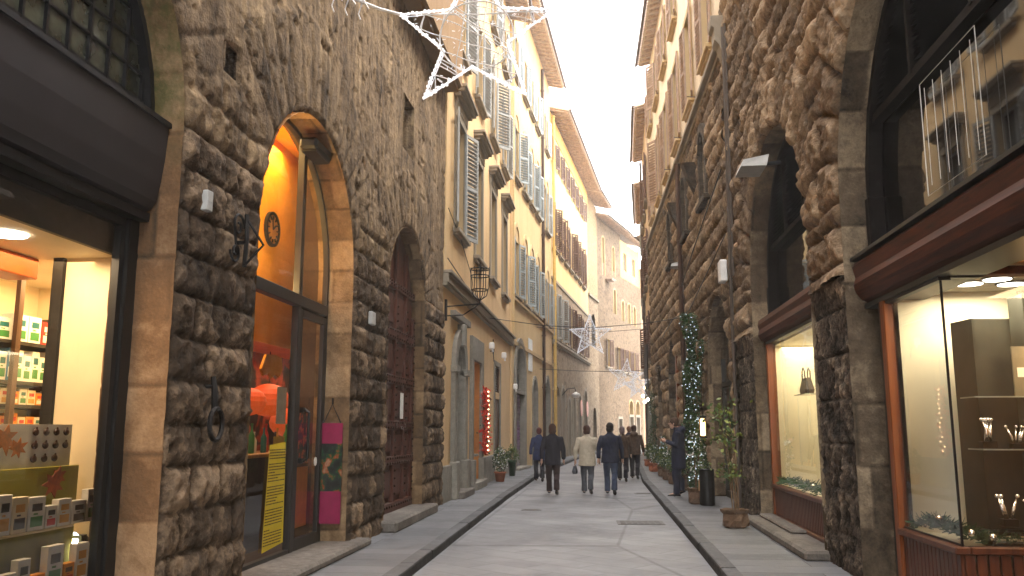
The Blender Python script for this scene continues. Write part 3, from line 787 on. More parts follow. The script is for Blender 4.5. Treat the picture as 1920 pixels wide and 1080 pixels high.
# magenta poster on the jamb
pp = empty('hanging_poster', (-3.32,10.85,.42), 0, 'magenta poster with a dark colourful photo hung on a cord from the jamb', 'poster')
m = MB(); m.box(-.30,-.01,.0,.012,0,1.26); m.build('panel', sm('magenta_card', (.23,.010,.06), .5), pp)
t = NT('poster_photo'); nn = t.n('ShaderNodeTexNoise', i_Scale=7., i_Detail=3.); t.t.links.new(t.co((1,1,.8)), nn.inputs['Vector'])
M['photo'] = t.bsdf(t.ramp(nn.outputs[0], [(.40,(.004,.007,.006)),(.50,(.012,.02,.018)),(.55,(.012,.07,.02)),(.59,(.25,.05,.012)),(.65,(.35,.2,.12)),(.75,(.2,.015,.025))]), .4)
m = MB(); m.box(-.302,-.008,-.001,.013,.401,.999); m.build('picture', M['photo'], pp)
m = MB(); m.tube([(-.27,.006,1.26),(-.155,0,1.5),(-.04,.006,1.26)], .008, 5); m.tube([(-.155,0,1.5),(-.155,0,1.58)], .012, 5); m.build('cord', M['black'], pp)

# ---- first shop: fascia, leaded fanlight, frame, glass, interior
m = MB(); prof = [(.34,3.28),(.26,3.27),(.19,3.30),(.155,3.36),(.13,3.5),(.105,3.7),(.09,3.96),(.34,3.96)]
m.prism_x(prof, 3.0, 6.17); fa = m.build('fascia', M['fascia'], L1)
m = MB(); m.box(3.0,6.18,.07,.12,3.96,4.0); m.box(3.0,6.17,.2,.36,3.2,3.268); m.build('trim', M['metal_dk'], fa)
m = MB(); m.box(2.95,6.2,.30,.335,3.98,5.6); fl = m.build('fanlight', sm('leaded_glass', (.05,.055,.04), .12, 0, .6, 6, .6), L1)
m = MB()
for i in range(14): m.box(3.0+i*.235, 3.025+i*.235, .275,.305,4.0,5.6)
for i in range(7): m.box(3.0,6.2,.28,.303,4.15+i*.22,4.17+i*.22)
m.arch_ring(4.6,3.95,1.52,1.62,.22,.31,n=30)
m.build('muntins', M['metal_dk'], fl)
m = MB(); m.box(6.04,6.19,.28,.40,.11,3.25,bev=.01); m.box(5.98,6.04,.31,.37,.11,3.2); m.box(3.0,3.15,.28,.4,.11,3.25); m.box(3.15,5.98,.3,.38,.11,.2); m.box(3.15,5.98,.31,.36,3.13,3.2)
sw = m.build('shop_window', M['black'], L1)
m = MB(); m.quad((3.1,.335,.2),(6.0,.335,.2),(6.0,.335,3.15),(3.1,.335,3.15)); m.build('pane', M['glass'], sw)
m = MB(); m.box(3.0,6.2,.42,.46,2.93,3.5); m.build('bulkhead', sm('grey_felt_panel', (.22,.20,.17), .9, 0, .1, 4, bump=.3), L1)
m = MB(); m.box(2.9,7.6,.46,2.1,2.93,2.97); m.box(2.9,7.6,2.05,2.1,.1,2.93); m.box(2.9,2.95,.35,2.1,.1,2.93); m.box(7.56,7.6,.86,2.1,.1,2.93); m.box(6.205,6.25,.38,.88,.1,2.93); m.box(6.25,7.6,.84,.88,.1,2.93); m.box(2.9,7.6,.38,2.1,.08,.12)
m.build('shop_interior', M['cream'], L1)
m = MB(); m.box(6.17,6.26,.885,.97,.1,2.93); m.build('corner_post', M['metal_gr'], L1)
m = MB(); m.box(5.2,6.19,1.1,1.35,2.76,2.925,bev=.01); m.build('ceiling_beam', sm('orange_lacquer', (.55,.13,.02), .35), L1)
lamp('shop_light', 'AREA', (-3.3-1.15,5.4,2.9), 9, (1.,.64,.30), 1.0, (0,0,0), sy=2.6)
lamp('shop_light', 'AREA', (-3.3-1.3,6.9,2.9), 7, (1.,.66,.3), .6, (0,0,0), sy=.8)
lamp('shop_light', 'AREA', (-3.85,5.1,2.88), 5.5, (1.,.70,.40), .35, (0,0,0), sy=1.8)
m = MB(); m.lathe([(.13,0),(.13,.012)], 20); m.build('ceiling_lamp', M['disc'], None, (-4.05,5.33,2.916), label='round warm ceiling lamp inside the shop at the far left', cat='lamp')
# shelf unit
su = empty('shelf_unit', (-4.98,6.3,.12), R(90), 'brown shelf unit full of cosmetics along the shop back wall', 'shelf')
m = MB(); zz = [.75,1.02,1.28,1.55,1.78,1.98,2.32]
for z in zz: m.box(-1.2,1.22,0,.34,z-.12,z-.09)
m.build('shelf', M['metal_gr'], su)
m = MB(); m.box(.44,.50,-.04,0,0,2.8); m.box(1.2,1.24,0,.34,0,2.5); m.box(-1.24,-1.2,0,.34,0,2.5); m.build('upright', M['wood_br'], su)
pal = [('white',M['white'],(CM['green'],CM['teal'])),('orange',sm('orange_pack',(.75,.28,.03),.4),(M['white'],CM['red'])),('blue',sm('blue_pack',(.02,.16,.35),.4),(M['white'],M['white'])),('cream',M['cream'],(CM['amber'],CM['red'])),('red',CM['red'],(M['white'],M['white']))]
lev = {2.32:('top',[4,0,0,0,4,0,0,4],.2,.24),1.98:('second',[2,0,0,2,0,0,0,0,0,0],.12,.3),1.78:('third',[1,0,1,3,1,0,3,1,0,0],.12,.14),1.55:('fourth',[3,1,3,1,1,3,1,0,3,1],.12,.16),1.28:('fifth',[1,3,3,0,1,3,1,1,3,1],.13,.2),1.02:('sixth',[0,3,1,0,0,1,3,0,1,0],.13,.2)}
for z, (nm, sq, wd, hh) in lev.items():
    cn = {}; x = 6.42
    for q in sq:
        cname, bm_, pt = pal[q]; k = cn.get(cname, 0); cn[cname] = k+1
        wv = wd*rnd.uniform(.8,1.1)
        if x+wv > 7.5: break
        carton(x+wv/2, 1.72, z+.03, wv*.93, .12, hh*rnd.uniform(.75,1.), bm_, pt, '%s %s carton from the left on the %s shelf of the left shop' % (ORD[k], cname, nm), group='cartons on the shop shelves'); x += wv
# chestnut card, green panel, tiered display with cartons
cc_ = empty('display_card', (-3.945,5.22,1.335), R(90), 'white card with rows of dark brown chestnuts and an orange leaf', 'display card')
m = MB(); m.box(-.05,.87,0,.01,0,.30); m.build('card', M['white'], cc_)
m = MB()
for r_ in range(3):
    for q in range(4 if r_ < 2 else 3):
        cx, cz = .44+q*.115, .245-r_*.092
        m.ball((cx,-.012,cz), .03, 10, 6, sc=(1,.5,.85)); m.ball((cx+.005,-.014,cz+.026), .011, 5, 4, sc=(1,.6,1))
m.build('chestnut', sm('chestnut_brown', (.035,.012,.008), .3), cc_)
def leafshape(m, cx, cz, s, y):
    P = []
    for i in range(14):
        a = 2*PI*i/14; rr_ = s*(1 if i % 2 else .55)*rnd.uniform(.8,1.1); P.append((cx+rr_*math.cos(a), cz+rr_*math.sin(a)*.8))
    m.prism_y(P, y, y+.004)
m = MB(); leafshape(m,.12,.2,.13,-.02); leafshape(m,.25,.14,.10,-.026); leafshape(m,.0,.10,.11,-.02); m.build('leaf', sm('autumn_leaf', (.50,.14,.02), .7, 0, .4, 20), cc_)
m = MB(); m.box(-.1,.99,0,.03,0,.74,bev=.004); m.build('display_board', sm('olive_panel', (.34,.32,.035), .6, 0, .1, 4), None, (-3.885,5.13,.60), R(90), label='olive green board standing behind the cosmetics display', cat='board')
ds = empty('display_stand', (-3.66,5.0,.12), R(90), 'stepped cream and olive stand carrying the cosmetics display', 'stand')
m = MB(); m.box(-.9,1.05,0,.09,0,.42); m.box(-.9,.9,.09,.18,0,.80); m.build('step', sm('olive_cloth', (.22,.20,.04), .8), ds)
m = MB(); m.box(-.9,1.05,-.004,.09,.421,.432); m.box(-.9,.9,.088,.18,.801,.812); m.build('top', M['cream'], ds)
tl = [(0,.13),(0,.22),(1,.1),(0,.16),(3,.2),(0,.24),(0,.14),(0,.19),(1,.12),(0,.2)]
for tier, (yy, z0, xs) in enumerate(((.335,.556,4.75),(.43,.936,4.65))):
    x = xs; cn = {}
    for i in range(11 if tier == 0 else 10):
        q, hh = tl[(i*3+tier*2) % 10]; cname, bm_, pt = pal[q]; k = cn.get(cname, 0); cn[cname] = k+1; wv = .12+.05*((i*7) % 3)/2
        carton(x+wv/2, yy+.03, z0, wv, .055, hh*1.15, bm_, ((CM['dark'], CM['green'], CM['red'], CM['amber'])[i % 4], (CM['dark'], CM['amber'], CM['dark'])[i % 3]), '%s %s carton from the left on the %s step of the display stand' % (ORD[k], cname, 'lower' if tier == 0 else 'upper'), group='cartons on the display stand'); x += wv+.012
for i, (x, z, s) in enumerate(((5.75,1.22,.12),(5.55,.98,.10),(5.98,.62,.08))):
    m = MB(); leafshape(m,0,0,s,0); leafshape(m,.06,.05,s*.8,.01); m.build('autumn_leaf', sm('brown_leaf%d' % i, (.38,.10,.03), .7, 0, .4, 20), None, (-3.83,x,z), R(90), label=['big russet autumn leaf behind the cartons of the left shop','russet leaf between the two steps of the display','small russet leaf lying near the spotlight'][i], cat='leaf')
sp = empty('spotlight', (-3.80,6.04,.78), R(90), 'small black spotlight with barn doors shining into the left shop window', 'spotlight')
m = MB(); m.box(-.07,.05,-.06,.06,-.06,.06,bev=.015)
for i in range(4): m.box(-.07+.02*i,-.062+.02*i,-.07,.07,-.07,.07)
m.obox((-.075,0,.07),(-.12,0,.10),.12,.004); m.obox((-.075,0,-.07),(-.12,0,-.10),.12,.004); m.obox((.0,0,-.07),(.02,0,-.13),.02,.02)
m.build('housing', M['black'], sp)
m = MB(); m.box(-.076,-.07,-.045,.045,-.045,.045); m.build('lens', emit('spot_lens', (1,.97,.9), 14), sp)
lamp('spot_beam', 'SPOT', (-3.86,5.93,.78), 18, (1.,.85,.4), .03, (R(90),0,R(140)), spot=R(80))
# ---- ironwork and small things on the pier
rg = empty('tethering_ring', (-3.3+.10,6.80,1.75), 0, 'rusty iron tethering ring on a spike in the rough stone pier', 'iron ring')
m = MB(); m.tube([(.0,0,.28),(.02,0,.15),(.03,0,.0)], [.02,.028,.03], 6); m.tube([(-.06,0,.2),(.02,0,.2)],.018,5); m.build('bracket', M['iron'], rg)
m = MB(); m.tube([(.045,.115*math.cos(a),-.11+.13*math.sin(a)) for a in np.linspace(0,2*PI,20)[:-1]], .02, 6, close=True); m.build('ring', M['iron'], rg)
m = MB()
def spiral(m, c, r, turns, a0, rad=.012, n=26, x=0.):
    m.tube([(x, c[0]+r*(1-.8*i/n)*math.cos(a0+turns*2*PI*i/n), c[1]+r*(1-.8*i/n)*math.sin(a0+turns*2*PI*i/n)) for i in range(n+1)], rad, 5)
m.tube([(0,.18,-.22),(.02,.16,.05),(0,.18,.26)], .02, 6); spiral(m,(.02,.12),.12,1.3,0); spiral(m,(-.02,-.12),.10,1.3,PI,); m.tube([(0,.0,-.15),(.0,-.05,.1)],.012,5); m.tube([(-.12,.18,.0),(.02,.16,0)],.02,5); m.tube([(.02,.16,-.2),(.16,.2,-.02),(.02,.17,.2)],.012,5)
m.build('iron_scroll', M['iron'], None, (-3.3+.14,7.02,3.25), label='black wrought iron scroll bracket high on the rough stone pier', cat='iron bracket')
m = MB(); m.box(-.045,.045,-.03,.03,-.085,.085,bev=.006); m.box(-.03,.03,-.033,-.03,-.01,.06); m.build('wall_plate', M['grey'], None, (-3.2,6.5,3.45), R(84), label='small whitish plate fixed to the first rough stone pier', cat='plate')
m = MB(); m.box(-.09,.09,-.03,.03,-.09,.09,bev=.01); m.build('junction_box', M['grey'], None, (-3.16,11.5,3.12), R(90), label='small grey box on the pier right of the orange shop', cat='box')

# ================================================================ window and facade kit for the plastered houses
MC = {}
def cached(key, fn):
    if key not in MC: MC[key] = fn()
    return MC[key]
def shutter_mesh(w, h, mat, name='shutter'):
    def f():
        m = MB(); t = .045; fw = .06
        m.box(0,fw,0,t,0,h); m.box(w-fw,w,0,t,0,h); m.box(fw,w-fw,0,t,0,.09); m.box(fw,w-fw,0,t,h-.08,h); m.box(fw,w-fw,0,t,h*.48,h*.48+.07)
        n = int((h-.2)/.10)
        for i in range(n):
            z = .1+i*(h-.2)/n
            k = len(m.v); m.v += [(fw,.002,z),(w-fw,.002,z),(w-fw,t-.002,z+.05),(fw,t-.002,z+.05),(fw,.002,z-.014),(w-fw,.002,z-.014),(w-fw,t-.002,z+.036),(fw,t-.002,z+.036)]
            for f_ in [(0,1,2,3),(7,6,5,4),(0,4,5,1),(3,2,6,7)]: m.f.append(tuple(k+i_ for i_ in f_)); m.m.append(0)
        return m.mesh('shutter', mat)
    return cached(('sh', round(w,2), round(h,2), mat.name), f)
def window(parent, s, z, w, h, sh=None, ang=(170,170), sill=True, ped=None, sur=None, arch=None, closed=False, lower=False, depth=.2, frame=None, label=None, jit=0):
    frame = frame or M['sh_grey']; sur_m = sur or M['trim']
    def fr():
        m = MB(); d = depth
        m.box(-w/2-.02,-w/2,.0,d,0,h); m.box(w/2,w/2+.02,.0,d,0,h); m.box(-w/2,w/2,.0,d,h,h+.02); m.box(-w/2,w/2,.0,d,-.02,0)
        m.box(-w/2,-w/2+.07,d-.05,d,0,h,1); m.box(w/2-.07,w/2,d-.05,d,0,h,1); m.box(-.04,.04,d-.055,d-.002,0,h,1); m.box(-w/2,w/2,d-.05,d-.001,h-.08,h,1); m.box(-w/2,w/2,d-.05,d-.001,0,.1,1); m.box(-w/2,w/2,d-.045,d-.003,h*.62,h*.62+.04,1)
        if sur:
            t = .17
            m.box(-w/2-t,-w/2,-.05,.01,-.02,h+t,2); m.box(w/2,w/2+t,-.05,.01,-.02,h+t,2); m.box(-w/2,w/2,-.05,.01,h,h+t,2)
        return m.mesh('window', [M['trimy'], frame, sur_m])
    W = link('window', cached(('w', w, h, depth, bool(sur), sur_m.name, frame.name), fr), parent, (s, 0, z), label=label)
    def pn():
        m = MB(); m.quad((-w/2,depth-.02,0),(w/2,depth-.02,0),(w/2,depth-.02,h),(-w/2,depth-.02,h)); return m.mesh('pane', M['pane'])
    link('pane', cached(('p', w, h, depth), pn), W)
    if sill:
        def sf():
            m = MB(); m.box(-w/2-.22,w/2+.22,-.16,.05,-.12,-.02,bev=.012); m.box(-w/2-.15,w/2+.15,-.09,.05,-.18,-.12); return m.mesh('sill', sur_m)
        link('sill', cached(('s', w, sur_m.name), sf), W)
    if ped:
        def pf():
            m = MB(); b = w/2+.17
            m.box(-b,b,-.07,.02,h+.17,h+.42); m.box(-b-.08,b+.08,-.17,.02,h+.42,h+.50); m.box(-b-.15,b+.15,-.26,.02,h+.50,h+.58,bev=.01); m.box(-b-.18,b+.18,-.31,.02,h+.58,h+.66,bev=.01)
            return m.mesh('cornice', sur_m)
        link('cornice', cached(('pd', w, h, sur_m.name), pf), W)
    if arch:
        def af():
            m = MB(); m.arch_ring(0, h, w/2+.02, w/2+.17, -.05, .02, n=12, sz=arch); 
            P = [(-(w/2+.02)*math.cos(PI*i/12), h+arch*(w/2+.02)*math.sin(PI*i/12)) for i in range(13)]
            m.prism_y(P, -.012, .01); return m.mesh('arch_head', M['trimy'])
        link('arch_head', cached(('ar', w, h, arch), af), W)
    if sh:
        sw = w/2
        me = shutter_mesh(sw, h-.02, sh)
        a0, a1 = ang
        if closed: a0 = a1 = 3
        if a0 is not None:
            link('shutter', me, W, (-w/2, -.03, .01), (0,0,-R(a0)+rnd.uniform(-.03,.03)*bool(jit)))
        if a1 is not None:
            o = link('shutter', me, W, (w/2, -.03, .01), (0,0,R(a1)+rnd.uniform(-.03,.03)*bool(jit))); o.scale = (-1,1,1)
    return W
def flat_h(amp=.012, sc=1.):
    def f(S, Z): n = fbm(S*sc, Z*sc, 5.); return amp*(n-.5), n
    return f
def mklines(a, b, step, cuts, fine=()):
    L = set(np.round(lines((a,b,step)),3))
    for c0, c1 in fine:
        L = {x for x in L if not (c0 < x < c1)}; L |= set(np.round(lines((c0,c1,.07)),3))
    for c in cuts:
        if a < c < b:
            L = {x for x in L if abs(x-c) > .03}; L.add(round(c,4))
    return np.array(sorted(L))
def facade(parent, mat, s0, s1, z0, z1, rects=(), arches=(), step=.8, hf=None, name='wall'):
    """arches: (c, r, zs, z0)"""
    ops = [op_rect(*r) for r in rects]+[op_arch(c, r, zs, zb) for c, r, zs, zb in arches]
    sl = mklines(s0, s1, step, [x for r in rects for x in r[:2]]+[x for a in arches for x in (a[0]-a[1], a[0]+a[1])], [(a[0]-a[1]-.1, a[0]+a[1]+.1) for a in arches])
    zl = mklines(z0, z1, step, [x for r in rects for x in r[2:]]+[a[3] for a in arches if a[3] > z0], [(a[2]-.1, a[2]+a[1]+.1) for a in arches])
    return wall_grid(parent, mat, sl, zl, ops, hf or flat_h(), rim=0, name=name)
def eave(parent, s0, s1, z, d, name='eave', mat=None, rise=.25, over=0.):
    m = MB()
    n = max(2, int((s1-s0)/.42))
    m.v += []; 
    # sloping board with tile courses underneath, rafters, tile lip
    def slab(x0, x1, y0, z0_, y1, z1_, th, mi):
        k = len(m.v); m.v += [(x0,y0,z0_),(x1,y0,z0_),(x1,y1,z1_),(x0,y1,z1_),(x0,y0,z0_+th),(x1,y0,z0_+th),(x1,y1,z1_+th),(x0,y1,z1_+th)]
        for f in [(0,3,2,1),(4,5,6,7),(0,1,5,4),(1,2,6,5),(2,3,7,6),(3,0,4,7)]: m.f.append(tuple(k+i for i in f)); m.m.append(mi)
    slab(s0, s1, -d, z-.04, 9, z-.04+(9+d)*rise, .05, 0)
    for i in range(n):
        x = s0+(i+.5)*(s1-s0)/n
        slab(x-.055, x+.055, -d+.08, z-.13+.08*rise, .1, z-.13+(d+.1)*rise, .1, 1)
    nt_ = int((s1-s0)/.2)
    for i in range(nt_):
        x = s0+(i+.5)*(s1-s0)/nt_; w_ = (s1-s0)/nt_*.62
        P = [(x-w_/2, -d-.06, z+.01), (x-w_/4, -d-.06, z+.07), (x+w_/4, -d-.06, z+.07), (x+w_/2, -d-.06, z+.01)]
        k = len(m.v); m.v += P+[(a, 9, c_+(9+d)*rise) for a, b, c_ in P]
        for q in range(3): m.f.append((k+q, k+q+1, k+4+q+1, k+4+q)); m.m.append(2)
        m.f.append((k,k+1,k+2,k+3)); m.m.append(2)
    m.tube([(s0, -d-.1, z-.0), (s1, -d-.1, z-.02)], .06, 6, 3)
    return m.build(name, [M['soffit'], M['tile'], M['tile'], M['copper']], parent)
def shell(parent, L, H, mat, back=9):
    m = MB(); m.box(0.01, L-.01, back-.2, back, 0, H); m.box(.005,.1,.02,back,0,H); m.box(L-.1,L-.005,.02,back,0,H); m.box(0,L,.3,back,H-.1,H); m.box(.1,L-.1,.55,.6,0,H-.1)
    return m.build('rear_wall', mat, parent)
def pipe(parent, s, z0, z1, mat, r=.055, y=-.1, name='drainpipe', kinks=()):
    m = MB(); m.tube([(s,y,z0),(s,y,z1)], r, 8)
    z = z0+1
    while z < z1: m.tube([(s,y,z-.03),(s,y,z+.03)], r*1.3, 8); m.box(s-.02,s+.02,y,.02,z-.02,z+.02); z += 2.4
    return m.build(name, mat, parent)

# ---------------------------------------------------------------- second house: ochre, cornice windows
def left_frame(p0, p1): return (p0[0],p0[1],0), math.atan2(p1[1]-p0[1], p1[0]-p0[0]), math.dist(p0, p1)
loc, ang, LEN = left_frame((-3.3,17.46),(-3.3,31))
L2 = empty('ochre_house', loc, ang, 'ochre plastered house with grey corniced windows and string course, next to the rough stone palace', 'house')
c1 = [2.0, 5.1, 8.25, 11.35]; rects = []
for c_ in c1:
    rects += [(c_-.62, c_+.62, 6.15, 8.85), (c_-.6, c_+.6, 10.6, 13.0), (c_-.55, c_+.55, 14.3, 16.0)]
rects += [(4.1,5.6,.3,3.35), (8.75,10.1,.6,2.55), (8.85,10.0,2.75,3.55)]
facade(L2, M['y1'], 0, LEN, 0, 17.2, rects, [(2.05,.55,2.95,.25)])
shell(L2, LEN, 17.2, M['y1']); eave(L2, 0, LEN, 17.25, .8)
for i, c_ in enumerate(c1):
    window(L2, c_, 6.15, 1.24, 2.7, sh=M['sh_grey'] if i == 0 else None, ang=(168,160), ped=True, sur=M['trim'])
    window(L2, c_, 10.6, 1.2, 2.4, sh=M['sh_grey'], ang=((172,162),(170,166),(165,140),(174,168))[i], sur=None, jit=1)
    window(L2, c_, 14.3, 1.1, 1.7, sh=M['sh_grey'], ang=(172,168), sur=None, jit=1)
m = MB(); m.box(0,LEN,-.13,.02,4.66,4.86,bev=.01); m.box(0,LEN,-.20,.02,4.861,4.93,bev=.01); m.box(0,LEN,-.10,.0,4.60,4.659)
m.build('string_course', M['trim'], L2)
m = MB(); m.box(13.3,13.54,-.07,.0,0,17.2); m.box(0,.12,-.05,.0,4.93,17.2); m.build('pilaster', M['y1'], L2)
# grey stone portal with a narrow dark door
m = MB()
for x0, x1 in ((1.15,1.48),(2.62,2.95)):
    m.box(x0,x1,-.10,.02,.45,2.85,bev=.01); m.box(x0-.06,x1+.06,-.17,.02,.11,.9,bev=.02); m.box(x0-.04,x1+.04,-.15,.02,2.85,3.0,bev=.01)
m.arch_ring(2.05,3.0,.555,.88,-.10,.02,n=20); m.box(1.93,2.17,-.19,.02,3.5,4.0,bev=.02); m.box(.95,3.15,-.13,.02,4.05,4.2,bev=.01)
for x0, x1 in ((1.48,1.52),(2.58,2.62)): m.box(x0,x1,-.06,.5,.25,2.95)
m.arch_ring(2.05,2.95,.53,.56,-.02,.5,n=20); m.build('portal', M['serena'], L2)
m = MB(); m.prism_y(arch_poly(2.05,.56,2.95,.2), .42,.47); m.box(2.03,2.07,.39,.43,.2,3.3)
for x0 in (1.58,2.12):
    for z0, z1 in ((.4,1.1),(1.25,2.0),(2.15,2.8)): m.box(x0,x0+.4,.395,.43,z0,z1,bev=.02)
dd = m.build('door', M['wood_br'], L2); m = MB(); m.ball((2.0,.36,1.3),.05,8,5); m.build('handle', M['rust'], dd)
m = MB(); m.box(1.3,2.8,-.3,.5,.1,.26,bev=.02); m.build('doorstep', M['sill_stone'], L2)
m = MB()
for a, b in ((0,1.05),(3.1,3.75),(5.9,8.35),(10.4,13.3)): m.box(a,b,-.06,.01,.1,.85,bev=.015)
m.build('plinth', M['serena'], L2)
# shop opening, grey surround, lit inside
m = MB(); m.box(3.8,4.1,-.08,.02,.85,3.35,bev=.01); m.box(5.6,5.9,-.08,.02,.85,3.35,bev=.01); m.box(3.8,5.9,-.08,.02,3.35,3.95,bev=.01); m.box(3.75,4.12,-.14,.02,.1,.85,bev=.01); m.box(5.58,5.95,-.14,.02,.1,.85,bev=.01)
m.box(3.9,5.8,-.2,.5,.1,.3,bev=.02); m.build('shop_surround', M['serena'], L2)
m = MB(); m.box(4.05,4.1,.0,2.2,.2,3.4); m.box(5.6,5.65,.0,2.2,.2,3.4); m.box(4.05,5.65,2.2,2.25,.2,3.4); m.box(4.05,5.65,0,2.2,3.35,3.4); m.box(4.05,5.65,0,2.2,.22,.27)
m.build('shop_interior', sm('amber_wall', (.42,.17,.04), .7), L2)
m = MB(); m.box(4.1,4.16,.25,.31,.3,3.33); m.box(4.78,4.83,.25,.3,.3,3.33); m.box(4.83,5.6,.25,.3,1.9,1.94); f_ = m.build('shop_window', M['metal_dk'], L2)
lamp('shop_light', 'POINT', (-3.3-1.1, 17.46+4.9, 2.9), 8, (1.,.5,.15), .12)
m = MB(); m.ball((0,0,0), .07, 10, 6); m.tube([(0,0,.06),(0,0,.55)],.008,4); m.build('pendant_bulb', M['warm_bulb'], None, (-3.85,21.95,2.65), label='glowing amber bulb hanging in the open shop of the ochre house', cat='lamp')
# closed door with louvred window above
m = MB(); m.box(8.75,10.1,.06,.10,.6,2.55)
for i in range(9): m.box(8.76+i*.149,8.76+i*.149+.135,.035,.06,.62,2.54,bev=.008)
m.build('door', M['wood_br'], L2)
m = MB(); m.box(8.85,10.0,.10,.13,2.75,3.55)
for i in range(9): m.quad((8.9,.03,2.8+i*.083),(9.95,.03,2.8+i*.083),(9.95,.09,2.86+i*.083),(8.9,.09,2.86+i*.083))
m.box(8.85,8.9,.0,.1,2.75,3.55); m.box(9.95,10.0,.0,.1,2.75,3.55); m.build('louvre_window', M['wood_br'], L2)
m = MB(); m.box(8.6,8.75,-.04,.0,.1,3.7); m.box(10.1,10.25,-.04,.0,.1,3.7); m.box(8.75,10.1,-.04,.0,3.55,3.7); m.box(8.75,10.1,-.1,.1,.5,.6); m.build('door_surround', M['serena'], L2)
# iron fire basket on a bracket and cables
fb = empty('fire_basket', (-3.3+.05,17.75,3.98), 0, 'black wrought iron torch basket on a long bracket at the ochre house corner', 'iron basket')
m = MB(); m.tube([(0,0,.2),(.7,.03,.25)], .016, 5); m.tube([(0,0,0),(.35,.02,.02),(.7,.03,.25)], .014, 5); m.box(-.05,.0,-.04,.04,-.1,.35); m.tube([(.7,.03,.25),(.7,.03,1.15)],.014,5); m.build('bracket', M['iron'], fb)
m = MB()
for z, r_ in ((.55,.17),(.85,.2),(1.0,.2)): m.tube([(.7+r_*math.cos(a),.03+r_*math.sin(a),z) for a in np.linspace(0,2*PI,17)[:-1]], .013, 5, close=True)
for k in range(6):
    a = k*PI/3; m.tube([(.7,.03,.32),(.7+.14*math.cos(a),.03+.14*math.sin(a),.42),(.7+.19*math.cos(a),.03+.19*math.sin(a),.6),(.7+.2*math.cos(a),.03+.2*math.sin(a),1.04)], .010, 4)
m.build('basket', M['iron'], fb)
def cable(name, pts, label, r=.012, mat=None):
    m = MB(); m.tube(pts, r, 5); return m.build(name, mat or M['black'], None, label=label, cat='cable')
cable('cable', [(-3.22,17.6,5.2),(-3.2,20,5.0),(-3.2,21,4.98),(-3.22,25,5.02),(-3.2,30.9,5.0)], 'black cable running along above the string course of the ochre house')
cable('cable', [(-3.22,17.6,6.3),(-3.22,19.2,6.0),(-3.2,20.8,5.4),(-3.2,21.2,5.0)], 'thin cable sagging below the first corniced window of the ochre house', .009)

# ---------------------------------------------------------------- third house: arched shuttered windows
loc, ang, LEN = left_frame((-3.3,31),(-2.5,43.2))
L3 = empty('ochre_house', loc, ang, 'taller ochre house with blue grey shutters under arched heads, third from the left', 'house')
c3 = [1.25, 3.5, 5.35, 7.2, 10.6]; rects = []
for c_ in c3: rects += [(c_-.5,c_+.5,6.65,8.8),(c_-.5,c_+.5,11.3,13.4),(c_-.45,c_+.45,15.5,17.3)]
facade(L3, M['y2'], 0, LEN, 0, 19.5, rects, [(2.0,1.05,3.75,.2),(6.1,.62,3.1,.25),(10.3,.8,3.2,.2)])
shell(L3, LEN, 19.5, M['y2']); eave(L3, -.2, LEN-.2, 19.45, .78)
for i, c_ in enumerate(c3):
    window(L3, c_, 6.65, 1.0, 2.15, sh=M['sh_blue'], ang=((172,160),(168,150),(174,168),(165,162),(172,165))[i], arch=1.1, jit=1)
    window(L3, c_, 11.3, 1.0, 2.1, sh=M['sh_blue'], ang=((172,140),(165,168),(170,162),(150,168),(172,165))[i], arch=1.0, jit=1)
    window(L3, c_, 15.5, .9, 1.8, sh=M['sh_blue'], ang=(172,166), jit=1)
m = MB(); m.box(0,LEN,-.12,.02,6.38,6.46); m.box(0,LEN,-.08,.02,4.72,4.86); m.build('string_course', M['trimy'], L3)
m = MB(); m.arch_ring(2.0,3.75,1.05,1.35,-.08,.4,n=24); m.box(.65,.95,-.08,.4,.1,3.75); m.box(3.05,3.35,-.08,.4,.1,3.75); m.box(.95,3.05,-.05,.3,2.95,3.1); m.box(.7,3.3,-.25,.4,.1,.2,bev=.02); m.build('portal', M['serena'], L3)
m = MB()
for i in range(22):
    z = .2+i*.125; m.prism_x([(.20,z),(.155,z+.03),(.155,z+.09),(.20,z+.122)], .95, 3.05)
t = NT('graffiti_shutter'); nn = t.noise(t.co((.6,1,.8), loc=(2,0,0)), 1.1, 3)
M['rollsh'] = t.bsdf(t.ramp(nn, [(.42,(.30,.29,.28)),(.5,(.22,.13,.26)),(.6,(.30,.16,.36))]), .5, metal=.1)
m.build('roller_shutter', M['rollsh'], L3)
m = MB(); m.prism_y(arch_poly(2.0,1.06,3.75,3.0), .3,.33); m.build('fanlight', M['pane'], L3)
m = MB()
for i in range(7):
    a = PI*(i+.5)/7; m.tube([(2+.15*math.cos(a),.2,3.75+.15*math.sin(a)),(2+1.04*math.cos(a),.2,3.75+1.04*math.sin(a))],.014,4)
for r_ in (.3,.65): m.tube([(2+r_*math.cos(a),.2,3.75+r_*math.sin(a)) for a in np.linspace(0,PI,14)],.014,4)
for i in range(9): m.tube([(1.05+i*.238,.2,3.1),(1.05+i*.238,.2,3.75)],.012,4)
m.build('grille', M['iron'], L3)
for c_, r_, zs in ((6.1,.62,3.1),(10.3,.8,3.2)):
    m = MB(); m.prism_y(arch_poly(c_,r_+.01,zs,.2), .30,.34); m.box(c_-r_,c_+r_,.26,.3,zs-.1,zs); m.box(c_-.02,c_+.02,.27,.3,.2,zs); m.build('door', M['wood_br'], L3)
    m = MB(); m.arch_ring(c_,zs,r_,r_+.17,-.05,.3,n=20); m.box(c_-r_-.17,c_-r_,-.05,.3,.1,zs); m.box(c_+r_,c_+r_+.17,-.05,.3,.1,zs); m.build('portal', M['serena'], L3)
pipe(L3, 8.5, .1, 19, M['copper'], .075); pipe(L3, -.0+.02, 4.9, 19, M['y2'], .05)
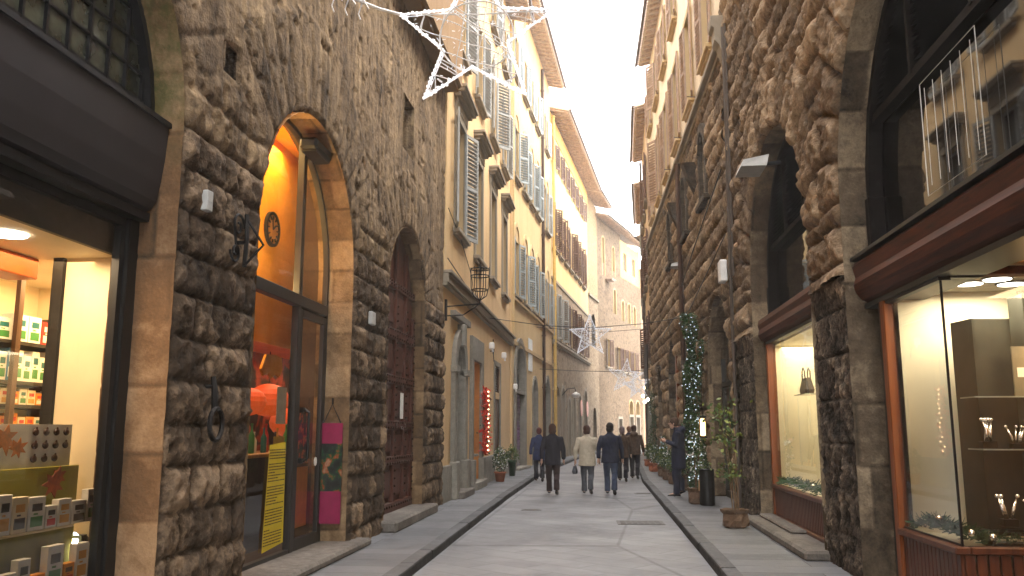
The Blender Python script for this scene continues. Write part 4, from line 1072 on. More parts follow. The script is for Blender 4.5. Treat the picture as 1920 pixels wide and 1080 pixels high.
m = MB(); m.box(0,1.0,-.05,-.01,0,1.35,bev=.01); m.build('wall_panel', sm('pale_blue_panel', (.62,.66,.68), .5), None, (-3.3+.27,31+4.2,4.0), ang, label='blank pale blue white panel beside the portal with the purple roller shutter', cat='panel')
# small wall lamps and cameras on the two houses
for i, (x, y, z, l) in enumerate(((-3.1,24.6,3.9,'white wall lamp over the closed door of the ochre house'),(-3.12,27.9,3.9,'small white lamp box above the louvred window'),(-3.1,31.4,3.05,'white alarm box left of the purple shutter portal'))):
    m = MB(); m.box(0,.16,-.06,.06,0,.2,bev=.03); m.tube([(.1,0,0),(.12,0,-.08)],.03,6); m.build('wall_lamp', M['white'], None, (x-.15,y,z), label=l, cat='lamp')
m = MB(); spiral(m,(0,0),.16,1.2,0,.014,x=.1); m.tube([(.1,.1,-.3),(.1,0,0),(.1,-.05,.35)],.014,5); m.tube([(0,0,0),(.12,0,0)],.014,5); m.build('iron_scroll', M['iron'], None, (-3.3,25.2,3.9), label='iron scroll hook between the open shop and the closed door', cat='iron bracket')

# ---------------------------------------------------------------- fourth house: yellow, long eave, stone lower floors
loc, ang, LEN = left_frame((-2.5,43.2),(-.85,59))
L4 = empty('yellow_house', loc, ang, 'bright yellow house with brown shutters over stone lower floors and a long tiled eave', 'house')
c4 = [1.1+2.02*i for i in range(7)]; rects = []
for c_ in c4: rects += [(c_-.5,c_+.5,15.6,16.95),(c_-.5,c_+.5,11.0,13.35)]
facade(L4, M['y3'], 0, LEN, 9.3, 18.3, rects)
rl = [(c_-.5,c_+.5,6.3,8.7) for c_ in c4]
ar4 = [(1.6,.62,3.2,.15),(3.7,.62,3.2,.15),(6.0,.42,2.9,.15),(8.0,.5,3.0,.15),(10.6,.55,3.1,.15),(13.6,.7,3.4,.15)]
facade(L4, M['rub'], 0, LEN, 0, 9.3, rl, ar4, hf=lambda S, Z: (.05*(fbm(S*4,Z*4,3.)-.5), Z*0+.5), step=.25)
shell(L4, LEN, 18.2, M['y3']); eave(L4, -.1, LEN+.8, 18.25, 1.0)
for i, c_ in enumerate(c4):
    window(L4, c_, 15.6, 1.0, 1.35, sh=M['sh_brown'], ang=(172,165), jit=1, sill=False)
    window(L4, c_, 11.0, 1.0, 2.35, sh=M['sh_brown'], ang=((160,150),(172,165),(150,168),(170,140))[i % 4], jit=1)
    window(L4, c_, 6.3, 1.0, 2.4, sh=M['sh_brown'] if i > 1 else M['sh_grey'], ang=((172,160),(165,150),(172,172))[i % 3], jit=1)
m = MB(); m.box(0,LEN,-.16,.02,6.0,6.12); m.box(0,LEN,-.1,.02,5.9,6.0); m.box(0,LEN,-.05,.02,9.25,9.4); m.build('string_course', M['trim'], L4)
m = MB(); m.box(1.5,6,-.10,-.02,11.9,12.0); m.box(0,LEN,-.04,.0,17.3,18.2); m.build('frieze', M['y4'], L4)
pipe(L4, .2, 0.2, 18.1, M['ypipe'], .085, -.14)
dc = [CM['red'],CM['red'],M['wood_br'],M['wood_br'],M['wood_or'],M['wood_br']]
for (c_, r_, zs, zb), dm in zip(ar4, dc):
    m = MB(); m.prism_y(arch_poly(c_,r_+.01,zs,.1), .30,.34); m.box(c_-.02,c_+.02,.27,.3,.2,zs); m.box(c_-r_,c_+r_,.26,.3,zs-.35,zs-.27); m.build('door', dm, L4)
    m = MB(); m.arch_ring(c_,zs,r_,r_+.18,-.04,.3,n=16); m.box(c_-r_-.18,c_-r_,-.04,.3,.1,zs); m.box(c_+r_,c_+r_+.18,-.04,.3,.1,zs); m.build('portal', M['trim'], L4)
for c_, l in ((10.6,'left one of two round pink shop signs in the stone arches'),(13.6,'right one of two round pink shop signs in the stone arches')):
    m = MB(); m.lathe([(.5,0),(.5,.04)], 20); px_ = loc[0]+c_*math.cos(ang)+.1; m.build('round_sign', sm('pink_sign', (.75,.36,.27), .6), None, (px_, loc[1]+c_*math.sin(ang)-.12, 2.9), (R(90),0,ang), label=l, cat='sign', group='round pink signs')

# ---------------------------------------------------------------- fifth: brick cornered tower, sixth: pale rubble house, seventh: pink house
loc, ang, LEN = left_frame((-.85,59),(-.2,63))
L5 = empty('brick_tower', loc, ang, 'narrow tower house of ochre brick between the yellow house and the pale stone one', 'tower')
facade(L5, M['brick'], 0, LEN, 10.9, 18.1, []); facade(L5, M['rub'], 0, LEN, 0, 10.9, [], [(2.0,.85,8.9,7.4),(2.0,.7,2.4,.1)], step=.3)
shell(L5, LEN, 18.1, M['brick']); eave(L5, -.3, LEN+.3, 18.1, 1.1)
m = MB(); m.box(0,LEN,-.12,.02,10.85,11.0); m.build('string_course', M['trim'], L5)
m = MB(); m.box(1,3,.4,.45,7.2,9.9); m.box(1.2,2.8,.35,.4,.1,3.3); m.build('window', M['pane'], L5)
loc, ang, LEN = left_frame((-.2,63),(3.5,75.3))
L6 = empty('stone_house', loc, ang, 'pale rubble stone house with slit arched windows, closing the end of the street', 'house')
a6 = [(4.6,.35,12.2,10.6),(7.0,.38,11.6,10.3),(8.9,.38,11.6,10.3),(10.7,.38,11.6,10.3),(4.4,.35,15.6,13.6),(1.6,.3,15.9,13.2),
      (8.9,.62,3.3,2.75),(11.0,.62,3.3,2.75)]
r6 = [(2.0,2.9,6.3,8.4),(5.0,5.9,6.2,8.0),(6.6,7.4,6.2,8.0),(8.2,9.0,6.2,8.0),(9.8,10.6,6.2,8.0),(8.35,9.45,.2,2.6),(10.45,11.55,.2,2.6),(5.0,6.0,.2,2.4)]
facade(L6, M['rub2'], 0, LEN, 0, 13.9, [r for r in r6], [a for a in a6 if a[2] < 13], hf=lambda S, Z: (.05*(fbm(S*4,Z*4,3.)-.5), Z*0+.5), step=.4)
facade(L6, M['rub2'], 0, 6.5, 13.9, 17.4, [], [(4.4,.35,15.6,14.0),(1.6,.3,15.9,14.2)], step=.4)
facade(L6, M['y4'], 6.5, LEN, 13.9, 17.0, [(7.5,8.4,14.6,16.1),(10.3,11.2,14.6,16.1)], step=.6, name='upper_wall')
shell(L6, LEN, 17.2, M['rub2']); eave(L6, -.4, 6.6, 17.4, .95); eave(L6, 6.7, LEN+.4, 17.6, .6)
for c_, r_, zs, zb in a6:
    m = MB(); m.prism_y(arch_poly(c_,r_+.02,zs,zb-.02), .34,.37); W_ = m.build('window', M['pane'], L6)
    m = MB(); m.arch_ring(c_,zs,r_,r_+.12,-.03,.34,n=12); m.box(c_-r_-.12,c_-r_,-.03,.34,zb,zs); m.box(c_+r_,c_+r_+.12,-.03,.34,zb,zs); m.build('frame', M['trimy'], W_)
for r_ in r6[:5]: window(L6, (r_[0]+r_[1])/2, r_[2], r_[1]-r_[0], r_[3]-r_[2], sh=M['sh_brown'], ang=(165,160), jit=1)
for r_ in r6[5:]:
    m = MB(); m.box(r_[0]-.05,r_[1]+.05,.25,.3,.15,r_[3]+.05); m.box((r_[0]+r_[1])/2-.03,(r_[0]+r_[1])/2+.03,.2,.25,.2,r_[3]); m.build('door', M['wood_br'], L6)
    m = MB(); m.box(r_[0]-.2,r_[0],-.05,.25,.1,r_[3]+.2); m.box(r_[1],r_[1]+.2,-.05,.25,.1,r_[3]+.2); m.box(r_[0],r_[1],-.05,.25,r_[3],r_[3]+.2); m.build('door_frame', M['trim'], L6)
for r_ in ((7.5,8.4,14.6,16.1),(10.3,11.2,14.6,16.1)): window(L6, (r_[0]+r_[1])/2, r_[2], .9, 1.5, sh=None, sill=False)
m = MB(); m.box(2.2,3.0,-.5,.0,12.9,13.0); m.box(2.1,3.2,-.55,.0,13.0,13.06); m.build('canopy', M['tile'], L6)
loc, ang, LEN = left_frame((3.5,75.3),(9,84))
L7 = empty('pink_house', loc, ang, 'narrow slice of a pink beige house at the very end of the street', 'house')
rects = [(x,x+1.,z,z+1.9) for x in (1.2,4.2) for z in (.6,5,8.7,12.3)]
facade(L7, M['pink'], 0, LEN, 0, 15.4, rects); shell(L7, LEN, 15.2, M['pink']); eave(L7, -.2, LEN, 15.4, .8)
for r_ in rects: window(L7, (r_[0]+r_[1])/2, r_[2], 1., 1.9, sh=M['sh_brown'], ang=(120,120), jit=1)

M['sh_lbr'] = sm('faded_brown_shutter', (.36,.25,.18), .7, 0, .2, 6)
M['dk_wood'] = sm('blackened_wood', (.006,.004,.003), .75, 0, .3, 8, .12)
# ================================================================ RIGHT STONE PALACE (local x runs towards the viewer: s = 16.4 - worldY, local y = world X - 2.6)
R1 = empty('stone_palace', (2.6,16.4,0), R(-90), 'rough rusticated stone palace with two lit shop windows under arches, on the right', 'building')
o1 = op_arch(9.35, 2.08, 4.0, .0); o2 = op_arch(3.8, 2.05, 3.95, .0)
ARR = ((9.35,4.0,2.08),(3.8,3.95,2.05))
def hR(S, Z):
    W = S+.06*fbm(S*1.6, Z*1.6, 4.)-.03; Q = Z+.05*fbm(S*.8, Z*.9, 8.)
    e, i = blocks(W, Q, .42, .8, 1.7, 12., .5)
    n = fbm(S*4, Z*4, 1.); n2 = fbm(S*15, Z*15, 2., 3); n3 = fbm(S*1.8, Z*1.8, 6.); n4 = 1-np.abs(2*fbm(S*3.1, Z*5.5, 17.)-1)
    p = sstep(0, .04, e+.03*(n2-.5)); q = sstep(0, .16, e)
    for c, zs, r in ARR:
        d = np.hypot(S-c, Z-zs); a = np.arctan2(Z-zs, S-c)+.02*(n-.5)
        ua = a/PI*15; fa = ua-np.floor(ua); ro = r+.72+.30*(np.floor(ua) % 2)
        inr = (d < ro) & (Z > zs-.02)
        ea = np.minimum(np.minimum(fa, 1-fa)*PI/15*d, ro-d)
        p = np.where(inr, sstep(0, .055, ea+.03*(n2-.5)), p); q = np.where(inr, sstep(0, .14, ea), q); i = np.where(inr, _h(np.floor(ua), 2., c), i)
    H = p*(.045+.03*i)+q*(.02+.05*i)*(.6+.7*n)+.06*(n4-.6)*p+.075*(n2-.5)*p+.02*(n3-.5)
    T = np.clip(.25+.45*i+.5*(n3-.5)+.4*(n-.35)+.5*(n2-.5), 0, 1.2)-.3*(1-p)
    return H, T
def hRp(S, Z):     # hammered pier faces
    W = S+.04*fbm(S*2, Z*2, 4.); e, i = blocks(W, Z, .48, .6, 1.0, 3., .4)
    n = fbm(S*9, Z*9, 1.); n2 = fbm(S*30, Z*30, 2., 3); n3 = fbm(S*2, Z*2, 6.); p = sstep(0, .02, e)
    k = sstep(2.9, 3.5, Z+.5*(n3-.5)); H2, T2 = hR(S, Z)
    H = .035*p+.06*(n-.5)+.05*(n2-.5)*p+.03*(n3-.5)
    T = .28+.3*(i-.5)+.9*(n-.5)+.8*(n2-.5)-.2*(1-p)
    return H*(1-k)+H2*k, T*(1-k)+T2*k
sR = lines((0,11.45,.036),(11.45,22.5,.35))
wall_grid(R1, M['R_pier'], sR, lines((-.05,3.2,.032)), [o1, o2], hRp)
wall_grid(R1, M['R_rust'], sR, lines((3.2,14.2,.036)), [o1, o2], lambda S, Z: hR(S, Z))
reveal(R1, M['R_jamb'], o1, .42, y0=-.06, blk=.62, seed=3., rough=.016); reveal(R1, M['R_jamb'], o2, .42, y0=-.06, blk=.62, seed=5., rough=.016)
m = MB(); m.box(-.02,.0,-.02,9,0,14.2); m.box(0,22.5,.6,9,14.1,14.3); m.box(0,22.5,8.9,9,0,14.1); m.box(22.4,22.5,.1,9,0,14.1); m.box(0,22.4,.5,.55,6.3,14.1); m.box(.0,1.7,.5,.55,0,6.3)
m.build('rear_wall', M['L_stucco'], R1)
eave(R1, 0, 22.5, 14.3, .9)
# carved corbel and small hood at the far corner
m = MB(); m.prism_x([(-.02,8.6),(-.12,8.7),(-.22,9.0),(-.30,9.1),(-.30,9.35),(-.36,9.4),(-.36,9.6),(-.02,9.6)], .05, .45); m.build('corbel', M['trim'], R1)

# ---- shop in the nearer arch
sp_ = lambda Y: 16.4-Y
m = MB(); prof = [(.30,2.90),(.20,2.88),(.10,2.92),(.04,3.0),(.02,3.08),(.045,3.15),(.03,3.22),(.02,3.27),(.05,3.31),(.30,3.32)]
m.prism_x(prof, 7.32, 11.4); fa = m.build('fascia', M['wood_red'], R1)
m = MB(); m.box(7.32,11.4,.0,.30,3.325,3.36); m.box(7.32,11.4,.12,.5,2.83,2.878); m.build('trim', M['black'], fa)
m = MB(); m.box(7.27,11.43,.37,.39,3.36,6.12); fl = m.build('fanlight', sm('dark_reflecting_glass', (.004,.003,.003), .03, 0, .1, 3, .7), R1)
m = MB()
m.arch_ring(9.35,4.0,1.95,2.09,.22,.36,n=36); m.box(7.28,7.42,.2,.36,3.36,4.0,bev=.01); m.box(11.3,11.42,.2,.36,3.36,4.0); m.box(7.4,11.3,.25,.36,4.75,4.83)
for i in range(22):
    z = 4.86+i*.055
    if z < 6.0: hw = math.sqrt(max(.01,1.94**2-(z-4)**2)); m.quad((9.35-hw,.27,z),(9.35+hw,.27,z),(9.35+hw,.35,z+.035),(9.35-hw,.35,z+.035))
for x in (8.7,10.0): m.box(x-.025,x+.025,.24,.36,4.8,5.95)
m.build('louvres', M['dk_wood'], fl)
wg = empty('wire_rack', (2.88,7.0,3.62), R(-90), 'thin white wire frame with five inner rods hanging before the dark fanlight on the right', 'wire frame')
m = MB(); m.tube([(-.60,0,0),(.55,0,0),(.55,0,1.03),(-.60,0,1.03)], .0042, 4, close=True)
for i in range(6): m.tube([(-.5+i*.19,0,.07),(-.5+i*.19,0,.96)], .0028, 4)
m.build('wire', M['white'], wg)
# showcase: frame, street pane, return pane, wooden base
m = MB()
m.box(sp_(8.62),sp_(8.50),.12,.26,.11,2.84,bev=.008); m.box(sp_(8.72),sp_(8.62),.14,.2,.11,2.84,1)
m.box(sp_(8.50),sp_(7.18),.14,.24,2.80,2.84,1)
sc = m.build('showcase', [M['wood_or'], M['black']], R1)
m = MB()
def boards(m, a, b, fixed, z0, z1, axis='x', wd=.085):
    n = max(1, int(abs(b-a)/wd)); st = (b-a)/n
    for i in range(n):
        u0, u1 = a+i*st, a+(i+1)*st-.012*(1 if st > 0 else -1)
        if axis == 'x': m.box(u0,u1,fixed,fixed+.03,z0,z1,bev=.006)
        else: m.box(fixed,fixed+.03,u0,u1,z0,z1,bev=.006)
boards(m, sp_(8.5), sp_(7.2), .15, .11, .64); boards(m, .18, 1.6, sp_(7.2)-.03, .11, .64, 'y')
m.build('base_boards', M['wood_v'], sc)
m = MB(); m.box(sp_(8.5),sp_(7.19)+.02,.10,.22,.64,.70,bev=.01); m.box(sp_(7.2)-.06,sp_(7.2)+.03,.22,1.6,.64,.70,bev=.01); m.build('rail', M['wood_v'], sc)
m = MB(); yy = .17; m.quad((sp_(8.5),yy,.7),(sp_(7.2),yy,.7),(sp_(7.2),yy,2.8),(sp_(8.5),yy,2.8)); m.quad((sp_(7.2),yy,.7),(sp_(7.2),1.6,.7),(sp_(7.2),1.6,2.8),(sp_(7.2),yy,2.8)); m.build('pane', M['glass'], sc)
m = MB(); m.box(sp_(7.2)-.008,sp_(7.2)+.008,yy-.012,yy+.004,.7,2.8); m.box(sp_(8.5),sp_(7.2),yy-.008,yy+.008,.69,.715); m.build('seam', M['metal_dk'], sc)
m = MB(); m.box(sp_(8.56),sp_(8.5),.2,1.35,.1,2.95); m.box(sp_(8.6),sp_(7.2),1.9,1.95,.1,2.95); m.box(sp_(8.5),sp_(7.25),.2,1.9,.60,.66)
m.build('lining', M['cream2'], R1)
m = MB(); m.box(sp_(8.56),sp_(8.5),1.35,1.95,.1,2.95); m.build('cabinet_door', M['wood_or'], R1)
m = MB(); m.box(sp_(8.6),sp_(7.1),.2,2,2.9,2.95); m.build('showcase_ceiling', sm('taupe_ceiling', (.40,.36,.28), .6), R1)
m = MB(); m.box(sp_(7.26),sp_(7.12),.2,3,2.83,2.9,bev=.01); m.box(sp_(7.1),11.4,.2,3,2.92,2.97,1)
m.box(sp_(7.1),11.4,3,3.05,.1,2.95,1); m.box(11.35,11.4,.3,3,.1,2.95,1); m.box(7.2,11.4,.1,3,.02,.1,2)
m.build('shop_interior', [M['wood_red'], M['wood_lt'], M['sill_stone']], R1)
for i, (x, y) in enumerate(((3.30,7.95),(3.44,7.72),(3.68,8.0),(3.46,7.4))):
    m = MB(); m.lathe([(.11,0),(.11,.01)], 20); m.lathe([(.13,.004),(.13,.014)], 20, m=1); m.build('ceiling_lamp', [M['disc'], M['metal_gr']], None, (x,y,2.883), label=['leftmost recessed round lamp in the showcase ceiling on the right','second recessed round lamp from the left in the right showcase ceiling','recessed round lamp deepest in the right showcase ceiling','recessed round lamp nearest the glass corner of the right showcase'][i], cat='lamp', group='recessed showcase lamps')
lamp('shop_light', 'AREA', (3.35,7.85,2.86), 8, (1.,.84,.55), .8, (0,0,0), sy=.9)
lamp('shop_light', 'AREA', (4.1,6.2,2.85), 9, (1.,.7,.38), .8, (0,0,0), sy=.8)
# dark display towers, glass shelves and goods
def tower(x, y, z, w_, d_, h_, label, ang=0.):
    m = MB(); m.box(-w_/2,w_/2,-.02,.0,0,h_,bev=.004); m.box(-w_/2,-w_/2+.02,-.02,d_,0,h_); m.box(w_/2-.02,w_/2,-.02,d_,0,h_); m.box(-w_/2,w_/2,d_,d_+.02,0,h_)
    return m.build('display_column', sm('dark_green_leather', (.035,.036,.028), .55, 0, .2, 5), None, (x,y,z), ang, label=label, cat='display stand')
tower(3.40,7.86,.66,.34,.3,1.9,'tall dark display column left in the right showcase',R(8)); tower(3.80,7.70,.66,.36,.3,2.1,'taller dark display column deeper in the right showcase',R(-5))
m = MB(); m.box(-.06,.62,-.3,.0,0,.012); m.build('glass_shelf', sm('glass_shelf_edge', (.45,.50,.42), .1), None, (3.14,7.80,1.86), label='upper thin glass shelf of the right showcase', cat='shelf')
m = MB(); m.box(-.02,.62,-.3,.0,0,.012); m.build('glass_shelf', sm('glass_shelf_edge2', (.45,.50,.42), .1), None, (3.12,7.78,1.43), label='lower thin glass shelf of the right showcase', cat='shelf')
silver = sm('polished_silver', (.75,.74,.72), .15, 1.)
def figurine(x, y, z, s, label, seed):
    e = empty('figurine', (x,y,z), 0, label, 'ornament'); r_ = random.Random(seed)
    m = MB(); m.box(-.05*s,.05*s,-.04*s,.04*s,0,.05*s,bev=.005); m.build('base', M['black'], e)
    m = MB()
    for k in range(4):
        a = r_.uniform(-.8,.8); x0 = r_.uniform(-.03,.03)*s
        m.tube([(x0,0,.05*s),(x0+.03*s*a,.0,.12*s),(x0+.07*s*a,.01,.19*s)], [.008*s,.012*s,.005*s], 6); m.ball((x0+.08*s*a,.01,.2*s), .016*s, 6, 4)
    m.build('body', silver, e, smooth=True)
figurine(3.20,7.62,1.442,1.2,'small silver figurine at the left end of the lower glass shelf',1)
figurine(3.42,7.6,1.442,.9,'low silver ornament in the middle of the lower glass shelf',2)
figurine(3.56,7.62,1.442,1.1,'silver figurine on the right part of the lower glass shelf',3)
figurine(3.28,7.55,.82,1.2,'silver ornament standing behind the dark tray of the right showcase',4)
figurine(3.5,7.6,.82,1.0,'rightmost silver ornament on the dark tray of the right showcase',5)
m = MB(); m.box(-.12,.12,-.01,.01,0,.42); m.box(-.09,.07,-.013,-.01,.16,.24,1); m.build('price_stand', [sm('smoked_plate', (.2,.19,.15), .2), M['white']], None, (3.58,7.64,1.875), label='smoked plate stand with a white card on the upper glass shelf', cat='display stand')
m = MB(); m.box(-.33,.5,-.16,.16,0,.06,bev=.01); m.box(-.30,.46,-.13,.13,.06,.075,1); m.build('display_tray', [M['black'], sm('beige_felt', (.6,.5,.35), .9)], None, (3.38,7.42,.67), R(-8), label='long dark display tray with a beige felt top in the right showcase', cat='tray')
m = MB(); m.box(-.3,.45,-.14,.14,0,.10,bev=.01); m.build('display_tray', M['black'], None, (3.45,7.68,.67), R(-8), label='raised black block behind the long felt topped tray', cat='tray')
m = MB(); m.box(-.07,.07,-.01,.01,0,.17); m.build('picture_frame', M['wood_lt'], None, (3.72,7.5,.75), R(-10), label='small wooden picture frame at the right of the showcase floor', cat='frame')
m = MB(); m.ball((0,0,0),.035,10,6); m.build('accent_bulb', M['warm_bulb'], None, (3.78,7.6,2.22), label='bright amber accent bulb against the dark column in the right showcase', cat='lamp')
lamp('accent_light', 'POINT', (3.76,7.5,2.22), 1.3, (1.,.6,.25), .03)
# conifer swags with silver baubles
def needles(m, c, r, n, ln=.06, mi=0, rr_=rnd):
    for k in range(n):
        a = rr_.uniform(0,2*PI); b = rr_.uniform(-.5,1.2); ro = r*rr_.random()**.5
        p = Vector((c[0]+ro*math.cos(a), c[1]+ro*math.sin(a)*.6, c[2]+rr_.uniform(-.3,.6)*r))
        d = Vector((math.cos(a)*math.cos(b), math.sin(a)*math.cos(b), math.sin(b)))*ln*rr_.uniform(.6,1.3)
        s_ = d.orthogonal().normalized()*ln*.14
        m.quad(tuple(p-s_), tuple(p+s_), tuple(p+d+s_*.3), tuple(p+d-s_*.3), mi)
def swag(pts, r, label, n=90, ln=.055, balls=()):
    c0 = Vector(pts[0]); e = empty('conifer_swag', tuple(c0), 0, label, 'garland'); m = MB(); r2 = random.Random(len(pts)*7)
    for a, b in zip(pts[:-1], pts[1:]):
        a = Vector(a)-c0; b = Vector(b)-c0
        k = max(1, int((b-a).length/.05))
        for i in range(k): needles(m, a.lerp(b, i/k), r, n//4, ln, 0, r2)
    m.build('foliage', M['leaf_d'], e)
    for bx in balls:
        m = MB(); m.ball((0,0,0), .03, 10, 6); m.build('bauble', silver, e, tuple(Vector(bx)-c0), smooth=True)
swag([(2.86,8.35,.74),(2.9,8.1,.80),(2.95,7.8,.76),(3.0,7.5,.74),(3.15,7.35,.71),(3.4,7.28,.71),(3.7,7.28,.71)], .07, 'dark green conifer swag with silver baubles along the right showcase floor', 110, .07, [(2.88,7.95,.84),(2.93,7.42,.78),(2.86,8.2,.76),(3.05,7.32,.76)])

# ---- shop in the farther arch
m = MB(); prof = [(.28,3.05),(.16,3.03),(.06,3.07),(.02,3.15),(.04,3.24),(.02,3.32),(.04,3.40),(.28,3.41)]
m.prism_x(prof, 1.78, 5.82); fa = m.build('fascia', M['wood_red'], R1)
m = MB(); m.box(1.78,5.82,.12,.5,2.98,3.028); m.build('trim', M['black'], fa)
m = MB(); m.box(1.76,5.84,.37,.39,3.41,6.05); fl = m.build('fanlight', MC.get('x') or bpy.data.materials['dark_reflecting_glass'], R1)
m = MB()
m.arch_ring(3.8,3.95,1.92,2.06,.22,.36,n=32); m.box(1.78,1.9,.2,.36,3.41,3.95); m.box(5.7,5.82,.2,.36,3.41,3.95); m.box(1.9,5.7,.25,.36,4.55,4.62)
for i in range(22):
    z = 4.65+i*.06
    if z < 5.95: hw = math.sqrt(max(.01,1.91**2-(z-3.95)**2)) if z > 3.95 else 1.9; m.quad((3.8-hw,.27,z),(3.8+hw,.27,z),(3.8+hw,.35,z+.04),(3.8-hw,.35,z+.04))
for x in (3.2,4.4): m.box(x-.025,x+.025,.24,.36,4.6,5.8)
m.build('louvres', M['dk_wood'], fl)
m = MB(); m.box(1.95,2.05,.1,.24,.11,2.98,bev=.008); m.box(5.6,5.7,.1,.24,.11,2.98,bev=.008); m.box(1.85,1.95,.14,.2,.11,2.98,1); m.box(5.7,5.82,.14,.2,.11,2.98,1)
sc2 = m.build('showcase', [M['wood_or'], M['black']], R1)
m = MB(); boards(m, 2.05, 5.6, .12, .27, .68); m.build('base_boards', M['wood_v'], sc2)
m = MB(); m.box(2.0,5.65,.08,.2,.68,.74,bev=.01); m.box(2.0,5.65,.08,.2,.2,.27,bev=.01); m.build('rail', M['wood_v'], sc2)
m = MB(); m.quad((2.05,.15,.74),(5.6,.15,.74),(5.6,.15,2.98),(2.05,.15,2.98)); m.build('pane', M['glass'], sc2)
m = MB(); m.box(1.9,5.8,1.0,1.05,.1,3.1); m.box(1.9,2.0,.24,1.0,.1,3.1); m.box(5.65,5.75,.24,1.0,.1,3.1); m.box(2.0,5.65,.2,1.0,.62,.68); m.box(1.9,5.8,.24,1.05,2.96,3.0)
m.build('lining', M['cream2'], R1)
lamp('shop_light', 'AREA', (3.2,13.0,2.93), 11, (1.,.86,.56), .5, (0,0,0), sy=3.2)
m = MB(); m.box(1.7,5.95,-.32,.2,.10,.22,bev=.03); m.box(1.9,4.3,-.12,.1,.22,.27,bev=.02); m.build('doorstep', M['sill_stone'], R1)
hb = empty('handbag', (3.1,13.45,2.13), R(-90), 'dark leather handbag with upright handles on a glass shelf of the farther showcase', 'handbag')
m = MB(); m.loft([[(-.17,-.06,0),(.17,-.06,0),(.17,.06,0),(-.17,.06,0)],[(-.19,-.07,.06),(.19,-.07,.06),(.19,.07,.06),(-.19,.07,.06)],[(-.15,-.03,.24),(.15,-.03,.24),(.15,.03,.24),(-.15,.03,.24)]]); m.build('body', sm('dark_leather', (.035,.02,.014), .35), hb)
m = MB()
for y in (-.04,.04): m.tube([(-.09,y,.2),(-.08,y,.34),(0,y,.40),(.08,y,.34),(.09,y,.2)], .010, 6)
m.build('handle', bpy.data.materials['dark_leather'], hb)
m = MB(); m.box(-.35,.35,-.12,.12,0,.012); m.build('glass_shelf', bpy.data.materials['glass_shelf_edge'], None, (3.1,13.45,2.115), R(-90), label='short glass shelf carrying the handbag', cat='shelf')
swag([(2.84,14.2,.78),(2.86,13.4,.80),(2.86,12.6,.79),(2.86,11.8,.79),(2.86,11.0,.78)], .09, 'conifer swag with baubles along the floor of the farther showcase', 40, .09, [(2.82,13.2,.83),(2.82,12.2,.84),(2.82,11.5,.82)])
# wall lamps on the right
def wlamp(x, y, z, label, s=1.):
    e = empty('wall_lamp', (x,y,z), R(-90), label, 'lamp')
    m = MB(); m.loft([[(-.28*s,-.30*s,0),(.28*s,-.30*s,0),(.28*s,.05*s,.0),(-.28*s,.05*s,.0)],[(-.26*s,-.26*s,.10*s),(.26*s,-.26*s,.10*s),(.22*s,.1*s,.18*s),(-.22*s,.1*s,.18*s)]]); m.build('housing', M['grey'], e)
    m = MB(); m.tube([(0,.05*s,.1*s),(0,.3*s,.12*s)], .03*s, 6); m.build('arm', M['metal_dk'], e)
wlamp(2.28,12.0,5.22,'pale box floodlight on an arm above the farther right showcase arch')
wlamp(2.25,24.5,6.2,'small dark floodlight on the wall beyond the garland',.8)
# pipe and white box on the palace corner
pp_ = MB(); pp_.tube([(.55,-.16,9.3),(.5,-.16,7),(.35,-.17,5),(.3,-.17,3.2),(.34,-.17,.1)], .032, 8); pp_.tube([(.7,-.14,9.3),(.62,-.15,6),(.5,-.15,4.4)], .025, 6)
pp_.build('drainpipe', M['lead'], R1)
m = MB(); m.box(-.16,.16,-.07,.07,0,.42,bev=.02); m.build('meter_box', M['white'], None, (2.32,16.3,4.35), R(-90), label='white plastic meter box on the right stone wall beside the grey pipe', cat='box')

# ================================================================ SECOND RIGHT HOUSE: rough stone below, pale plaster above
def right_frame(pf, pn): return (pf[0],pf[1],0), math.atan2(pn[1]-pf[1], pn[0]-pf[0]), math.dist(pf, pn)
loc, ang, LEN = right_frame((2.15,36),(2.58,16.4))
R2 = empty('mixed_house', loc, ang, 'tall house on the right, rough stone below and pale plaster with brown shutters above', 'house')
ars = [(17.4,1.6,2.85,.11),(13.3,1.0,2.6,.11),(8.0,1.4,3.0,.11),(3.5,1.1,3.0,.11)]
oo = [op_arch(*a[:3], z0=a[3]) for a in ars]+[op_arch(16.6,.42,8.0,6.9), op_arch(13.0,.42,8.0,6.9), op_arch(9.0,.42,8.0,6.9)]
def hR2(S, Z):
    H, T = hR(S+31.3, Z); return H*.95, T
wall_grid(R2, M['R_rust'], lines((0,LEN,.05)), lines((-.05,9.0,.045)), oo, hR2)
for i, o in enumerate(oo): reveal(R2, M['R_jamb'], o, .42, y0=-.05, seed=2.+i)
m = MB(); m.box(0,LEN,-.14,.02,9.0,9.12); m.box(0,LEN,-.24,.02,9.12,9.24,bev=.02); m.build('string_course', M['trim'], R2)
cR = [2.0,5.0,8.0,11.1,14.2,17.3]; rects = []
for c_ in cR: rects += [(c_-.55,c_+.55,10.0,12.5),(c_-.55,c_+.55,13.8,15.6)]
facade(R2, M['r2p'], 0, LEN, 9.24, 16.6, rects); shell(R2, LEN, 16.6, M['r2p']); eave(R2, 1.9, LEN, 16.6, .45)
for i, c_ in enumerate(cR):
    window(R2, c_, 10.0, 1.1, 2.5, sh=M['sh_lbr'], ang=((172,174),(150,172),(172,174),(172,175),(173,172),(175,175))[i], sur=M['trimy'], jit=1)
    window(R2, c_, 13.8, 1.1, 1.8, sh=M['sh_lbr'], ang=((172,174),(150,172),(172,170),(174,172),(172,174),(175,175))[i], sur=M['trimy'], jit=1)
for s_ in (15.6,12.6,9.6,6.6):
    m = MB()
    for k in range(6): m.tube([(s_,-.02,9.7+.0),(s_,-.28,9.72)] if k == 0 else [(s_+.06*k,-.02,9.7),(s_+.06*k,-.06,9.7)], .012, 4)
    m.build('line_hook', M['iron'], R2)
